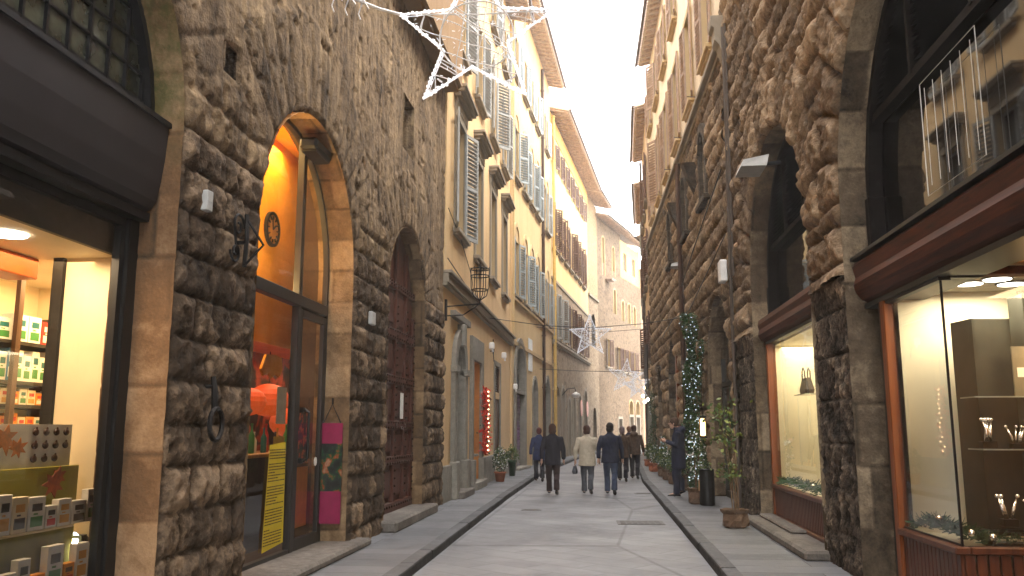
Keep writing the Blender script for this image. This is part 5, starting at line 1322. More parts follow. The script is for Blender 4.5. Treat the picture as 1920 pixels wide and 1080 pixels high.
for c_ in (16.6,13.0,9.0):
    m = MB(); m.box(c_-.5,c_+.5,.36,.40,6.8,8.5); m.box(c_-.02,c_+.02,.32,.36,6.9,8.4); m.build('window', M['pane'], R2)
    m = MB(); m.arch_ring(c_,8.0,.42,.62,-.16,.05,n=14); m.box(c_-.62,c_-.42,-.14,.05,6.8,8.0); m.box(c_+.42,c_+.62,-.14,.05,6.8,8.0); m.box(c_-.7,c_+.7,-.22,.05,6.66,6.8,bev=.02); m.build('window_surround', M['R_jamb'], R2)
for c_ in (15.2,11.4):   # carved brackets under the course
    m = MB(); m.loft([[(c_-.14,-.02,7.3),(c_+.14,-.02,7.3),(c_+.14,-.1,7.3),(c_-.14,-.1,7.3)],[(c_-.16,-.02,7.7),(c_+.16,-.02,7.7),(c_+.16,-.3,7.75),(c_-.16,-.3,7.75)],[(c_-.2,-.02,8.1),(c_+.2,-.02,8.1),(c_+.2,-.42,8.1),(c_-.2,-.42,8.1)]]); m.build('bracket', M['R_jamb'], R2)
pipe(R2, 12.4, 3.4, 9.0, M['copper'], .07, -.2); 
m = MB(); m.tube([(12.4,-.2,3.45),(12.4,-.2,3.3),(12.65,-.2,3.05),(12.65,-.2,2.9)], .075, 8, 0); m.tube([(12.65,-.2,2.95),(12.65,-.2,.1)], .06, 8, 1); m.tube([(12.65,-.2,2.9),(12.65,-.2,1.9)], .085, 8, 1); m.build('pipe_offset', [M['lead'], M['copper']], R2)
m = MB(); m.tube([(LEN,-.17,5.3),(14,-.2,4.6),(10,-.2,4.9),(6,-.2,4.7)], .014, 5); m.tube([(LEN,-.2,6.6),(15.2,-.25,5.8),(12.5,-.2,5.5)], .018, 5); m.build('cable', M['black'], R2)
# green glass shop door in the third arch
m = MB()
for x0 in (15.85,17.35,18.85): m.box(x0,x0+.07,.25,.33,.11,3.2)
m.box(15.85,18.95,.24,.34,2.55,2.65); m.box(15.85,18.95,.25,.33,.11,.25); gd = m.build('shop_door', M['metal_gr'], R2)
m = MB(); m.quad((15.85,.3,.2),(18.95,.3,.2),(18.95,.3,4.4),(15.85,.3,4.4)); m.build('pane', M['glass'], gd)
m = MB(); m.box(16.0,18.8,.40,.43,2.6,3.75); m.build('blind', sm('grey_blind', (.35,.32,.28), .8), gd)
m = MB(); m.box(15.7,19.0,1.8,1.85,.1,4.4); m.box(15.7,15.78,.4,1.8,.1,4.4); m.box(18.95,19.0,.4,1.8,.1,4.4); m.box(15.7,19.0,.4,1.8,4.38,4.42); m.box(15.7,19.0,.4,1.8,.06,.11)
m.build('shop_interior', sm('sea_green_wall', (.10,.27,.20), .5, 0, .2, 2), R2)
lamp('shop_light', 'POINT', (2.58+.9, 18.6, 2.4), 8, (1.,.75,.4), .1)
m = MB(); m.lathe([(.09,0),(.05,.14),(.01,.16)], 10); m.tube([(0,0,.16),(0,0,.8)], .006, 4, 0); m.build('pendant_lamp', M['warm_bulb'], None, (3.1,18.0,1.95), label='small amber pendant lamp behind the green glass shop door', cat='lamp')
for (c_, r_, zs, zb), mt in zip(ars[1:], (M['wood_br'], M['wood_or'], M['wood_br'])):
    m = MB(); m.prism_y(arch_poly(c_,r_+.02,zs,.11), .34,.38); m.box(c_-.03,c_+.03,.3,.34,.11,zs+r_*.9); m.box(c_-r_,c_+r_,.3,.34,zs-.1,zs); m.build('door', mt, R2)
m = MB(); m.box(9.5,9.75,-.12,.3,.11,4.0); m.build('door_frame', M['wood_or'], R2)
# ---------------------------------------------------------------- farther right houses
for nm, pf, pn, mat, H, ev, lab, zsh, bands in (
    ('plaster_house', (2.30,44),(2.12,36.02), 'r3p', 15.6, .48, 'sand coloured house with brown shutters and a deep eave, third on the right', M['sh_brown'], (3.6,)),
    ('plaster_house', (2.75,53),(2.32,44.02), 'y1', 14.4, .45, 'farther plastered house on the right with grey green shutters, before the bend', M['sh_grey'], (3.6,)),
    ('plaster_house', (6.5,64),(2.80,53.02), 'pink', 13.6, .5, 'last house on the right, hidden by the bend except for its edge', M['sh_brown'], ())):
    loc, ang, LEN = right_frame(pf, pn)
    e = empty(nm, loc, ang, lab, 'house'); n = int(LEN/2.6); rects = []
    cs = [LEN*(i+.5)/n for i in range(n)]
    for c_ in cs:
        for z in (4.6,8.2,11.6): rects.append((c_-.5,c_+.5,z,z+2.0))
    facade(e, M[mat], 0, LEN, 0, H, rects, [(c_,.7,2.6,.11) for c_ in cs]); shell(e, LEN, H, M[mat]); eave(e, 0, LEN, H, ev)
    for k, r_ in enumerate(rects): window(e, (r_[0]+r_[1])/2, r_[2], 1., 2., sh=zsh, ang=(150+(k*37) % 25, 172), jit=1)
    for c_ in cs:
        m = MB(); m.prism_y(arch_poly(c_,.72,2.6,.11), .3,.34); m.box(c_-.02,c_+.02,.27,.3,.11,2.6); m.build('door', M['wood_br'], e)
        m = MB(); m.arch_ring(c_,2.6,.7,.88,-.05,.3,n=14); m.box(c_-.88,c_-.7,-.05,.3,.1,2.6); m.box(c_+.7,c_+.88,-.05,.3,.1,2.6); m.build('portal', M['serena'], e)
    for z in bands:
        m = MB(); m.box(0,LEN,-.1,.02,z,z+.15); m.build('string_course', M['trim'], e)
    pipe(e, .4, .1, H-.2, M['lead'], .06)

# ================================================================ hanging light stars
wirem = sm('white_light_wire', (.62,.62,.65), .4, emis=(.9,.92,1.), es=.06)
net_m = sm('net_wire', (.62,.60,.58), .5)
wirem_n = sm('bright_light_wire', (.85,.85,.88), .4, emis=(.95,.96,1.), es=.12)
def inpoly(P, x, z):
    c = False; n = len(P)
    for i in range(n):
        (x0,z0),(x1,z1) = P[i], P[i-1]
        if (z0 > z) != (z1 > z) and x < (x1-x0)*(z-z0)/(z1-z0)+x0: c = not c
    return c
def star(loc, P, rot, label, rt=.016, bead=.026, step=.055, net=.13, lights=0, dens=.05, group=None):
    wirem = wirem_n if rt > .018 else globals()['wirem']
    e = empty('light_star', loc, rot, label, 'star decoration', group)
    m = MB(); m.tube([(x,0,z) for x, z in P], rt, 6, close=True)
    m.tube([(x*.96,.05,z*.96) for x, z in P], rt*.5, 4, close=True)
    m.build('frame', wirem, e)
    m = MB(); n = len(P)
    for i in range(n):
        a = Vector((P[i][0],0,P[i][1])); b = Vector((P[(i+1)%n][0],0,P[(i+1)%n][1])); k = max(2, int((b-a).length/step))
        for j in range(k):
            p = a.lerp(b, j/k); m.ball((p.x+rnd.uniform(-.008,.008), rnd.uniform(-.02,.02), p.z+rnd.uniform(-.008,.008)), bead*rnd.uniform(.6,1.1), 5, 3)
    m.build('light_string', wirem, e)
    m = MB(); r_ = random.Random(5)
    def clipline(f, t0, t1, rr_):
        run = []; N = 60
        for i in range(N+1):
            x, z = f(t0+(t1-t0)*i/N)
            if inpoly(P, x, z): run.append((x, .02*math.sin(i*.5), z))
            else:
                if len(run) > 1: m.tube(run, rr_, 4)
                run = []
        if len(run) > 1: m.tube(run, rr_, 4)
    R_ = max(math.hypot(*p) for p in P)
    k = int(2*R_/net)
    for i in range(k):
        o = -R_+i*2*R_/k
        clipline(lambda t: (t, o-.55*t+.10*math.sin(t*2.2+i)), -R_, R_, rt*.38)
        if i % 2: clipline(lambda t: (o+.06*math.sin(t*3), t), -R_, R_, rt*.3)
    for q in (.42,.66): clipline(lambda t: (q*R_*math.cos(t), q*R_*math.sin(t)), 0, 2*PI, rt*.6)
    m.build('net', net_m, e)
    if lights:
        m = MB(); c = 0
        while c < lights:
            x = r_.uniform(-R_,R_); z = r_.uniform(-R_,R_)
            if inpoly(P, x, z):
                c += 1; s_ = dens*r_.uniform(.5,1.2); a = r_.uniform(0,PI)
                m.tube([(x-s_*math.cos(a),-.02,z-s_*math.sin(a)),(x+s_*math.cos(a),-.02,z+s_*math.sin(a))], s_*.16, 4)
        m.build('fairy_lights', wirem, e)
    return e
P0 = [(-2.49,6.84),(-1.93,6.33),(-2.16,5.69),(-1.55,6.09),(-.88,5.69),(-1.10,6.40),(-.51,6.80),(-1.20,6.86),(-1.52,7.62),(-1.83,6.87)]
cx, cz = -1.5, 6.5
star((cx,10,cz), [(x-cx,z-cz) for x, z in P0], 0, 'large white star of light strings with a wire net, hanging nearest over the street', lights=130, dens=.02, rt=.019, bead=.03)
def reg(Rr, ri=.42, rot=0): return [((Rr if i % 2 == 0 else Rr*ri)*math.sin(i*PI/5+rot), (Rr if i % 2 == 0 else Rr*ri)*math.cos(i*PI/5+rot)) for i in range(10)]
star((-.31,24,4.2), reg(.60), 0, 'second light star, sparkling white, hanging before the brown shutters of the yellow house', .014, .022, .05, .12, 210, .03)
star((1.05,38,3.88), reg(.78,.42,.1), 0, 'third light star, left of the two farthest sparkling stars', .016, .03, .08, .14, 200, .045)
star((1.45,36,3.4), reg(.56,.42,-.12), 0, 'small light star, right and lowest of the two farthest stars', .016, .03, .08, .14, 150, .04)
cable('cable', [(-3.3,9.05,6.72),(-3.0,9.4,6.80),(-2.7,9.75,6.80),(-2.49,10,6.84)], 'whitish knotted rope tying the large star to the left wall', .02, net_m)
m = MB()
for p in ((-3.1,9.28,6.78),(-2.98,9.42,6.8),(-2.85,9.55,6.80)):
    m.tube([p,(p[0]-.05,p[1],p[2]-.16),(p[0]-.02,p[1],p[2]-.24)], .008, 4); m.tube([(p[0],p[1],p[2]+.03),(p[0]+.08,p[1],p[2]-.10)], .008, 4); m.ball(p, .035, 6, 4)
m.build('rope_knot', net_m, None, label='loose knots and rope ends on the tie of the large star', cat='rope')
cable('cable', [(-.51,10,6.80),(.6,10.2,7.6),(2.5,10.6,9.4)], 'thin wire holding the large star to the right wall', .006, net_m)
cable('cable', [(-2.46,10,6.84),(-1.5,10.03,6.80),(-.54,10,6.80)], 'rope stretched behind the large star between its side tips', .010, net_m)
cable('cable', [(-3.25,24,4.75),(-1.6,24,4.5),(-.3,24,4.42),(1.2,24,4.52),(2.4,24,4.7)], 'thin cable across the street carrying the second star', .010, M['metal_dk'])
cable('cable', [(-2.75,38,4.25),(-1,38,4.15),(1,38,4.1),(2.2,38,4.2)], 'thin cable across the street carrying the farthest stars', .012, M['metal_dk'])
cable('cable', [(-2.8,37,6.0),(0,37,5.75),(2.2,37,5.9)], 'thin cable high over the far end of the street', .010, M['metal_dk'])

# ================================================================ plants
def foliage(m, fn, n, size, mats=1, r_=rnd):
    for i in range(n):
        p = Vector(fn(r_)); a = Vector((r_.gauss(0,1), r_.gauss(0,1), r_.gauss(0,1))).normalized(); b = a.orthogonal().normalized()
        b = (b*math.cos(i)+a.cross(b)*math.sin(i)); s_ = size*r_.uniform(.6,1.3)
        m.quad(tuple(p), tuple(p+a*s_*.5+b*s_*.28), tuple(p+a*s_), tuple(p+a*s_*.5-b*s_*.28), r_.randrange(mats))
def pot(kind, r, h):
    m = MB()
    if kind == 'burlap': m.lathe([(r*.75,0),(r*1.0,h*.1),(r*1.08,h*.45),(r*.92,h*.8),(r*1.05,h*.92),(r*1.15,h*1.06),(r*.95,h*1.03),(r*.8,h*.86)], 14)
    else: m.lathe([(r*.7,0),(r*.95,h*.85),(r*1.08,h*.86),(r*1.08,h),(r*.92,h),(r*.88,h*.9)], 18)
    for i, v in enumerate(m.v):
        if kind == 'burlap': a = math.atan2(v[1], v[0]); q = 1+.10*math.sin(a*5+v[2]*20)+rnd.uniform(-.04,.04); m.v[i] = (v[0]*q, v[1]*q, v[2]+rnd.uniform(-.01,.01))
    return m
def plant(name, loc, label, cat, kind, r, h, mat, stems, fol, leafmats, n, size, lights=0, seed=1, rot=0):
    e = empty(name, loc, rot, label, cat); r_ = random.Random(seed)
    pot(kind, r, h).build('pot', mat, e, smooth=(kind != 'burlap'))
    if stems:
        m = MB()
        for s_ in stems: m.tube(s_, [.013]*len(s_) if len(s_) < 3 else list(np.linspace(.014,.006,len(s_))), 5)
        m.build('stem', M['bark'], e)
    m = MB(); foliage(m, fol, n, size, len(leafmats), r_); m.build('foliage', leafmats, e)
    if lights:
        m = MB()
        for i in range(lights): m.ball(fol(r_), .011, 4, 3)
        m.build('fairy_lights', M['led_b'], e)
    return e
def blob(c, sx, sy, sz):
    def f(r_):
        while 1:
            x, y, z = r_.uniform(-1,1), r_.uniform(-1,1), r_.uniform(-1,1); q = x*x+y*y+z*z
            if .12 < q < 1: return (c[0]+x*sx, c[1]+y*sy, c[2]+z*sz)
    return f
plant('potted_shrub', (-2.98,25.1,PH), 'leafy shrub with white flowers in a red terracotta pot by the ochre house', 'plant', 'pot', .17, .28, M['terra'], [[(0,0,.25),(.02,0,.6)]], blob((0,0,.62),.23,.2,.38), [M['leaf'],M['leaf_d'],M['leaf'],M['leaf_d'],M['leaf_y'],M['white']], 620, .07, seed=3)
plant('potted_shrub', (-2.95,28.2,PH), 'thin leafed plant in a tall dark green planter by the ochre house', 'plant', 'pot', .14, .5, sm('green_glaze', (.015,.05,.02), .2), [[(0,0,.5),(.05,0,.8)]], blob((0,0,.72),.24,.18,.24), [M['leaf'],M['leaf_y']], 300, .08, seed=4)
plant('potted_tree', (2.01,13.83,PH), 'slim leaning potted tree in a brown burlap sack before the farther arch', 'plant', 'burlap', .19, .26, M['burlap'],
      [[(.02,0,.2),(-.04,0,.8),(-.10,0,1.5)],[(-.03,0,.2),(-.07,.0,.9),(-.16,.02,1.7)],[(.0,.03,.2),(.03,.02,.8),(-.03,0,1.6)],[(.05,0,.2),(.06,.02,.7),(.02,.02,1.3)]],
      lambda r_: ((lambda z: (-.08*z+r_.gauss(0,.05+.045*z), r_.gauss(0,.10), z))(r_.choice([r_.uniform(1.1,1.95), r_.uniform(1.3,1.8), r_.uniform(.7,1.0)]))), [M['leaf'],M['leaf_y']], 300, .08, seed=6)
plant('potted_shrub', (1.86,18.05,PH), 'sparse potted shrub in burlap with tiny lights beside the black bin', 'plant', 'burlap', .15, .30, M['burlap'], [[(0,0,.25),(0,0,.9)],[(0,0,.25),(.08,0,1.0)]], blob((.02,0,.95),.20,.2,.5), [M['leaf'],M['leaf_y'],M['leaf_d'],M['leaf'],M['white']], 420, .06, 26, seed=8)
bn = empty('bin', (2.05,17.75,PH), 0, 'black cylindrical bin with a small pale label on the right pavement', 'bin')
m = MB(); m.lathe([(.135,0),(.15,.02),(.15,.68),(.155,.70),(.14,.71),(.13,.60)], 24); m.build('body', M['black'], bn, smooth=False); m = MB(); m.box(-.16,-.149,-.05,.05,.28,.5); m.build('label', M['wood_lt'], bn)
# garlands with lights climbing the wall
def garland(x, y, z0, z1, r, label, n, lights, seed, wob=.05, taper=1.):
    e = empty('light_garland', (x,y,z0), 0, label, 'garland'); r_ = random.Random(seed); H = z1-z0
    def f(r_):
        z = r_.uniform(0,H); q = r*(.75+.35*math.sin(z*5+seed))*(1-(1-taper)*z/H); a = r_.uniform(0,2*PI); u = q*r_.random()**.4
        return (wob*math.sin(z*2.1+seed)+u*math.cos(a), u*math.sin(a), z)
    m = MB(); foliage(m, f, n, .055, 2, r_); m.build('foliage', [M['leaf_d'], M['leaf']], e)
    m = MB(); m.tube([(wob*math.sin(z*2.1+seed),0,z) for z in np.linspace(0,H,16)], .02, 5); m.build('stem', M['bark'], e)
    m = MB()
    for i in range(lights):
        p = f(r_); m.ball((p[0]-.02,p[1]-.02,p[2]), .011, 4, 3)
    m.build('fairy_lights', M['led_b'], e)
garland(2.10,20.7,.2,4.35,.20,'tall thick evergreen garland with cold fairy lights climbing the right wall',8500,110,1)
garland(2.22,20.0,1.7,3.65,.08,'thin evergreen garland with fairy lights right of the tall thick one',1100,26,4,.07)
garland(2.10,19.0,.3,1.9,.17,'low bushy garland with fairy lights behind the black bin',2200,40,7,.05,.6)
garland(2.02,34.2,.3,3.0,.24,'dark green columnar garland far along the right pavement',2600,20,9,.03)
garland(2.0,29.5,.3,1.35,.20,'short bushy evergreen among the far burlap pots',1200,16,12,.03,.7)
fl_ = [(1.93,21.9,.15,.36,.16,'burlap potted bush right behind the man in the navy coat'),(1.92,24.4,.14,.3,.2,'burlap potted bush third nearest in the far row of pots'),(1.90,26.3,.15,.3,.22,'burlap potted bush with pale flowers in the far row of pots'),(1.92,28.3,.18,.3,.26,'large leafy burlap pot in the middle of the far row'),(1.80,31.4,.18,.28,.24,'wide low pot of white flowers near the end of the far row'),(1.85,36.,.17,.26,.2,'farthest small pot on the right pavement')]
for i, (x, y, r_, h_, fr_, lab) in enumerate(fl_):
    plant('potted_shrub', (x,y,PH), lab, 'plant', 'burlap', r_, h_, M['burlap'] if i < 4 else M['terra'], [[(0,0,.2),(0,0,.6)]], blob((0,0,.62),fr_,fr_,.34), [M['leaf'],M['leaf_y'],M['leaf_d'],M['leaf'],M['leaf_d'],M['leaf_y']]+([M['white']] if i in (2,4) else []), 480, .075, 6, seed=20+i)
ln = empty('lantern', (2.10,18.55,1.42), 0, 'narrow lantern with a lit amber panel hanging on a cord by the garlands', 'lantern')
m = MB(); m.box(-.07,.07,-.07,.07,.0,.03); m.box(-.07,.07,-.07,.07,.42,.46)
for a in (-.065,.065):
    for b in (-.065,.065): m.box(a-.006,a+.006,b-.006,b+.006,0,.44)
m.tube([(0,0,.46),(0,0,1.3)], .006, 4); m.build('frame', M['metal_dk'], ln)
m = MB(); m.box(-.045,.045,-.045,.045,.05,.40,bev=.01); m.build('lit_panel', emit('amber_panel', (1.,.55,.18), 2.2), ln)
# red garland and small table at the open shop
e = empty('red_garland', (-3.16,23.15,.95), 0, 'hanging string of red poinsettias and ornaments at the open shop of the ochre house', 'garland'); r_ = random.Random(2)
m = MB(); foliage(m, lambda r_: (r_.gauss(0,.05), r_.gauss(0,.08), r_.uniform(0,1.75)), 900, .10, 2, r_); m.build('flowers', [CM['red'], sm('scarlet_petal', (.65,.06,.03), .6)], e)
m = MB(); foliage(m, lambda r_: (r_.gauss(0,.06), r_.gauss(0,.1), r_.uniform(0,1.7)), 160, .09, 1, r_); m.build('foliage', M['leaf_d'], e)
m = MB()
for i in range(14): m.ball((.09,r_.gauss(0,.07),.1+i*.12), .02, 6, 4)
m.build('bauble', emit('warm_dot', (1.,.6,.3), 2.), e)
e = empty('pedestal_table', (-3.42,22.0,.3), 0, 'small worn pedestal table with pale ornaments in the open shop doorway', 'table')
m = MB(); m.box(-.18,.18,-.16,.16,0,.05); m.box(-.12,.12,-.1,.1,.05,.62,bev=.02); m.box(-.22,.22,-.2,.2,.62,.68,bev=.01); m.build('stand', M['serena'], e)
m = MB(); m.tube([(0,0,0),(0,0,.25),(.03,0,.45)], [.07,.04,.03], 8); m.ball((.03,0,.5), .05, 8, 5); m.build('statuette', M['sill_stone'], None, (-3.42,22.0,.98), label='small pale statuette on the pedestal table of the open shop', cat='statuette')
# far street lamp with bulbs, wall boxes, right shutter
e = empty('bracket_lamp', (2.15,37.,2.7), 0, 'cluster of glowing globe bulbs on a bracket at the far right wall', 'lamp')
m = MB(); m.tube([(0,0,.3),(-.35,0,.35)], .02, 5); m.tube([(-.3,0,.35),(-.3,0,.6)], .015, 5); m.build('bracket', M['iron'], e)
m = MB()
for p in ((-.3,0,.65),(-.42,0,.3),(-.22,0,.15),(-.35,0,.05)): m.ball(p, .07, 8, 5)
m.build('bulb', emit('globe_bulb', (1.,.85,.55), 3.5), e)
e = empty('bracket_lamp', (-2.15,46.4,3.4), 0, 'white globe street lamp on a curled bracket at the yellow house', 'lamp')
m = MB(); m.tube([(0,0,0),(.3,0,.35),(.7,0,.4),(.75,0,.2)], .025, 5); m.build('bracket', M['iron'], e); m = MB(); m.lathe([(.02,.2),(.22,.08),(.24,.02),(.12,-.12),(.02,-.14)], 12, (.75,0,0)); m.build('globe', M['white'], e, smooth=True)
m = MB(); m.box(-.02,.02,-.5,.5,0,1.9); m.build('sign_board', M['metal_dk'], None, (1.86,36.2,3.2), R(4), label='dark upright signboard jutting from the far right wall above the bulbs', cat='sign')

# ================================================================ people
def remesh(mb, vox, disp=0., dsc=7., seed=0.):
    me = mb.mesh('tmp', M['white'], False)
    o = bpy.data.objects.new('tmp', me); COL.objects.link(o)
    md = o.modifiers.new('r', 'REMESH'); md.mode = 'VOXEL'; md.voxel_size = vox; md.use_smooth_shade = True
    m2 = o.modifiers.new('s', 'SMOOTH'); m2.iterations = 3; m2.factor = .5
    dg = bpy.context.evaluated_depsgraph_get(); out = bpy.data.meshes.new_from_object(o.evaluated_get(dg))
    bpy.data.objects.remove(o); bpy.data.meshes.remove(me)
    if disp > 0:
        n = len(out.vertices); co = np.empty(n*3, np.float32); out.vertices.foreach_get('co', co); co = co.reshape(-1,3)
        no = np.empty(n*3, np.float32); out.vertex_normals.foreach_get('vector', no); no = no.reshape(-1,3)
        an = np.arctan2(co[:,1], co[:,0])
        f = fbm(co[:,0]*dsc+co[:,1]*dsc*.7+seed, co[:,2]*dsc*.55+an*.8, seed)-.5
        co = co+no*(f*disp*2)[:,None]; out.vertices.foreach_set('co', co.astype(np.float32).ravel()); out.update()
    out.polygons.foreach_set('use_smooth', [True]*len(out.polygons))
    return out
def ring(cx, cy, z, rx, ry, k=16, tilt=0.): return [(cx+rx*math.cos(2*PI*i/k), cy+ry*math.sin(2*PI*i/k), z+tilt*math.sin(2*PI*i/k)) for i in range(k)]
skin_m = sm('skin', (.50,.30,.21), .55, 0, .06)
def person(x, y, z, head, H, label, coat, trous, hair, hem=.72, f=.22, b=.22, sw=.14, wide=1., arms='walk', hat=None, shoe=None, hairlen=0., seed=1, hood=False, bow=0.):
    e = empty('person', (x,y,z), R(head), label, 'person'); e.scale = (H/1.75,)*3
    # joints, facing +Y
    L = {}
    for s_, ph in ((-1, f), (1, -b)):
        if ph >= 0: kn = (s_*.10, ph*.62+.05, .49); an = (s_*.09, ph, .09); toe = (s_*.10, ph+.17, .05); he = (s_*.09, ph-.05, .05)
        else: kn = (s_*.10, ph*.25+.05, .48); an = (s_*.09, ph, .14); toe = (s_*.10, ph+.14, .035); he = (s_*.09, ph-.06, .12)
        L[s_] = (kn, an, toe, he)
    A = {}
    for s_ in (-1, 1):
        q = sw*(-s_)*-1
        if arms == 'phone': A[s_] = ((s_*.20,.0,1.40), (s_*.22,.02,1.13), (s_*.07,.27,1.22))
        else: A[s_] = ((s_*.19*wide,0,1.41), (s_*.27*wide,-.02+q*.35,1.13), (s_*.28*wide,.04+q,.87))
    hy = bow; nk = (0,.0,1.46); hc = (0,.02+hy,1.63-abs(hy)*.25)
    m = MB()
    m.loft([ring(0,0,.84,.13,.10), ring(0,0,.95,.16,.11), ring(0,0,1.12,.13,.09), ring(0,0,1.30,.165,.10), ring(0,0,1.42,.15,.085), ring(0,0,1.47,.06,.06)])
    m.tube([nk,(0,.01+hy*.5,1.55)], .055, 10); m.ball((hc[0],hc[1],hc[2]+.02), .092, 14, 10, sc=(.86,1.02,1.08)); m.ball((0,hc[1]+.035,hc[2]-.055), .062, 12, 8, sc=(.85,.9,1.))
    m.tube([(0,hc[1]+.085,hc[2]+.01),(0,hc[1]+.112,hc[2]-.02)], [.010,.016], 6)
    for s_ in (-1,1): m.ball((s_*.082,hc[1]-.005,hc[2]-.005), .022, 8, 6, sc=(.45,.8,1.3))
    for s_ in (-1,1):
        kn, an, toe, he = L[s_]; m.tube([(s_*.085,0,.88),kn,an], [.085,.055,.036], 10); m.tube([he,an,toe], [.035,.04,.025], 8)
        sh, el, wr = A[s_]; m.tube([(s_*.12,0,1.40),sh,el,wr], [.05,.05,.038,.026], 10)
        d = (Vector(wr)-Vector(el)).normalized(); pm = Vector(wr)+d*.05
        side = Vector((0,1,0)) if arms == 'walk' else Vector((0,0,1)); side = (side-d*side.dot(d)).normalized(); inn = d.cross(side)
        m.tube([wr, tuple(pm), tuple(Vector(wr)+d*.09)], [.026,.033,.030], 8)
        for k_ in range(4):
            o_ = side*(.027-.018*k_); ln_ = (.075,.085,.08,.062)[k_]; st = Vector(wr)+d*.085+o_
            m.tube([tuple(st), tuple(st+d*ln_*.55+inn*.008*s_), tuple(st+d*ln_*.9+inn*.024*s_)], [.0092,.0085,.007], 6)
        st = Vector(wr)+d*.03+side*.025; m.tube([tuple(st), tuple(st+side*.028+d*.03), tuple(st+side*.035+d*.06)], [.012,.010,.008], 6)
    body = link('body', remesh(m, .0085), e); body.data.materials.clear(); body.data.materials.append(skin_m)
    def face(): 
        q = MB()
        for s_ in (-1,1): q.ball((s_*.03,hc[1]+.086,hc[2]+.018), .009, 6, 4)
        q.box(-.022,.022,hc[1]+.085,hc[1]+.092,hc[2]-.062,hc[2]-.056)
        return q.build('face_features', M['soil'], e)
    face()
    # trousers
    m = MB(); m.loft([ring(0,0,.80,.165*wide,.125), ring(0,0,.95,.17*wide,.125), ring(0,0,1.02,.15,.115)])
    for s_ in (-1,1):
        kn, an, toe, he = L[s_]; m.tube([(s_*.085,0,.88),kn,(an[0],an[1],an[2]+.22),(an[0],an[1]+.01,an[2]-.01)], [.108,.078,.072,.078], 14)
    o = link('trousers', remesh(m, .014, .010, 12, seed), e); o.data.materials.clear(); o.data.materials.append(trous)
    # coat
    m = MB(); hw = .215*wide
    m.loft([ring(0,0,hem,hw,.165), ring(0,0,hem+.10,hw*.99,.165), ring(0,0,.98,.20*wide,.15), ring(0,-.005,1.14,.19*wide,.14), ring(0,-.01,1.28,.205*wide,.145), ring(0,-.01,1.38,.20*wide,.125), ring(0,-.01,1.44,.15*wide,.10), ring(0,0+hy*.3,1.50,.08,.08), ring(0,0+hy*.4,1.535,.075,.075)])
    for s_ in (-1,1):
        sh, el, wr = A[s_]; d = (Vector(wr)-Vector(el)).normalized(); m.tube([(s_*.10,-.01,1.385),(sh[0],sh[1],sh[2]-.01),el,tuple(Vector(wr)-d*.02)], [.075,.078,.062,.05], 12)
    if hood: m.ball((0,-.09,1.47), .12, 12, 8, sc=(1.1,.8,.7))
    o = link('coat', remesh(m, .014, .016, 9, seed+3), e); o.data.materials.clear(); o.data.materials.append(coat)
    # shoes
    for s_ in (-1,1):
        kn, an, toe, he = L[s_]; m = MB(); h_ = Vector(he); t_ = Vector(toe); dd_ = (t_-h_); q = []
        for u, rx, hz in ((-.12,.020,.025),(0,.036,.045),(.3,.042,.06),(.6,.048,.04),(.95,.045,.028),(1.18,.022,.015)):
            c_ = h_+dd_*u; q.append([(c_.x+rx*math.cos(2*PI*i/10), c_.y, c_.z-.02+hz*(.5+.5*math.sin(2*PI*i/10))*1.3) for i in range(10)])
        m.loft(q); m.build('shoe', shoe or M['black'], e, smooth=True)
    # hair or cap
    m = MB(); rr_ = random.Random(seed)
    m.ball((0,hc[1]-.018,hc[2]+.038), .104, 16, 10, sc=(.92,1.0,1.02)); 
    if hairlen > 0: m.ball((0,hc[1]-.055,hc[2]-.03), .095, 14, 8, sc=(1.05,.75,.9+hairlen)); 
    m.ball((0,hc[1]-.045,hc[2]-.015), .09, 12, 8, sc=(.95,.75,.9))
    o = link('hat' if hat else 'hair', remesh(m, .010, .012, 26, seed+9), e); o.data.materials.clear(); o.data.materials.append(hat or hair)
    return e, A
navy = sm('navy_cloth', (.012,.016,.035), .85, 0, .25, 12, bump=.3); dnavy = sm('dark_jacket_cloth', (.014,.013,.020), .85, 0, .25, 12, bump=.3)
beige = sm('beige_wool', (.46,.40,.30), .9, 0, .12, 14, bump=.4); grt = sm('grey_trouser_cloth', (.075,.08,.095), .85, 0, .15, 12); jean = sm('blue_denim', (.045,.06,.10), .85, 0, .2, 16)
brt = sm('dark_plum_trousers', (.035,.022,.022), .85, 0, .15, 12); hbr = sm('brown_hair', (.045,.018,.010), .6, 0, .3, 40); hdk = sm('dark_hair', (.012,.009,.008), .55, 0, .3, 40); olive = sm('brown_jacket', (.075,.045,.028), .85, 0, .3, 12)
tan = sm('tan_bag', (.45,.28,.10), .6); blu = sm('blue_coat', (.02,.03,.08), .85, 0, .3, 12)
person(-1.25,21.65,0, 4,1.72,'woman with brown hair in a dark jacket and wide plum trousers walking away',dnavy,brt,hbr,.74,.16,.20,.12,1.0,hairlen=.35,seed=1)
person(-.40,21.9,0, -3,1.69,'person with short hair in a beige wool coat walking away in the road',beige,grt,hbr,.72,.10,.14,.10,1.08,hairlen=.1,seed=2)
person(.18,21.8,0, -2,1.75,'dark haired person in navy jacket and blue jeans beside the beige coat',navy,jean,hdk,.78,.14,.26,.12,1.06,hairlen=.05,seed=3)
person(-1.98,27.0,0, 8,1.64,'person in a blue coat half hidden left of the woman in plum trousers',blu,dnavy,sm('auburn_hair', (.07,.012,.012), .6),.70,.2,.2,.12,seed=4)
person(.60,27.3,0, 0,1.68,'person in a brown jacket partly hidden right behind the navy jacket',olive,dnavy,sm('greying_hair', (.14,.10,.10), .6),.76,.2,.24,.14,seed=5,hairlen=.1)
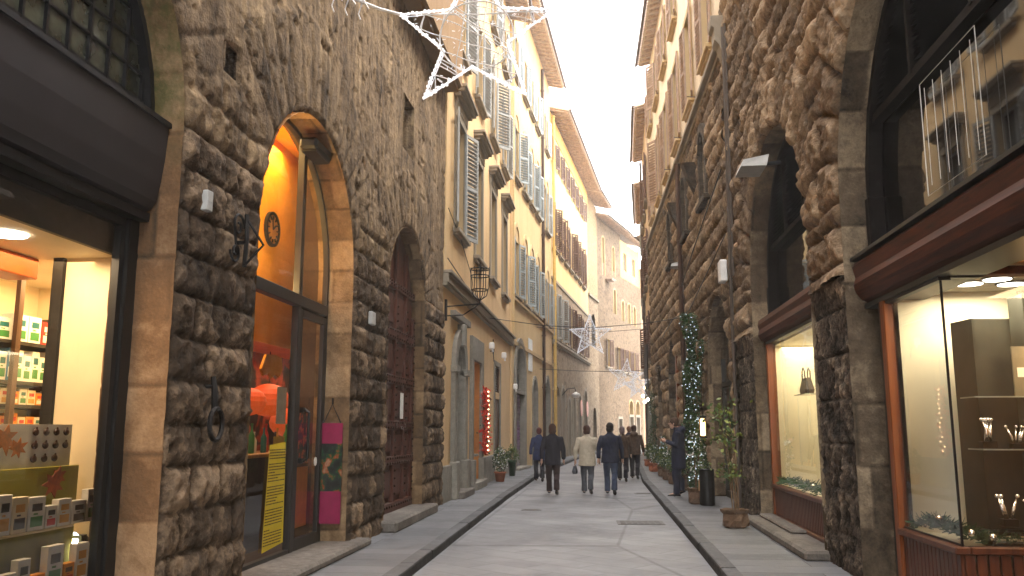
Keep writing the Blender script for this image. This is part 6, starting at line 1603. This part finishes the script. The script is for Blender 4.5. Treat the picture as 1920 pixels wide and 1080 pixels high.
person(.96,31.9,0, 3,1.70,'person in a short navy jacket and grey trousers, farthest of the walkers',navy,grt,sm('light_brown_hair', (.16,.08,.05), .6),.80,.2,.2,.14,seed=6)
person(1.02,28.6,0, -4,1.72,'slim person in a brown jacket and black trousers nearest the right kerb',olive,dnavy,hbr,.80,.24,.24,.16,seed=7,hood=True)
ee, A_ = person(1.68,19.75,PH, 82,1.76,'man in long navy coat and brown cap standing on the right pavement',navy,navy,hdk,.62,.05,.04,0,1.05,arms='phone',hat=sm('brown_cap', (.06,.035,.022), .8),seed=8,hood=True,bow=.07)
m = MB(); m.box(-.035,.035,-.006,.006,0,.14,bev=.004); m.build('phone', M['black'], None, (1.68-.33,19.79,PH+1.20), (R(-30),0,R(82)), label='black phone held up by the man in the long navy coat', cat='phone')
def bag(x, y, z, s, mat, label, rot=0):
    e = empty('handbag', (x,y,z), rot, label, 'bag')
    m = MB(); m.loft([[(-.13*s,-.05*s,0),(.13*s,-.05*s,0),(.13*s,.05*s,0),(-.13*s,.05*s,0)],[(-.15*s,-.07*s,.08*s),(.15*s,-.07*s,.08*s),(.15*s,.07*s,.08*s),(-.15*s,.07*s,.08*s)],[(-.12*s,-.025*s,.25*s),(.12*s,-.025*s,.25*s),(.12*s,.025*s,.25*s),(-.12*s,.025*s,.25*s)]]); m.build('body', mat, e)
    m = MB(); m.tube([(-.07*s,0,.24*s),(-.05*s,0,.36*s),(.05*s,0,.36*s),(.07*s,0,.24*s)], .008, 5); m.build('handle', mat, e)
bag(-.71,21.92,.50,.75,grt,'small dark grey handbag in the left hand of the person in the beige coat',R(80))
bag(-1.60,26.9,.48,1.05,tan,'tan shopping bag carried by the person in the blue coat',R(80))

# ================================================================ air
if HAZE > 0:
    m = MB(); m.box(-44, 44, -34, 124, -1, 21.5); t = NT('haze_air')
    v = t.n('ShaderNodeVolumePrincipled'); v.inputs['Color'].default_value = (1., .95, .88, 1); v.inputs['Density'].default_value = HAZE; v.inputs['Anisotropy'].default_value = .3
    t.t.links.new(v.outputs[0], t.out.inputs[1]); m.build('haze', t.m, kind='stuff')
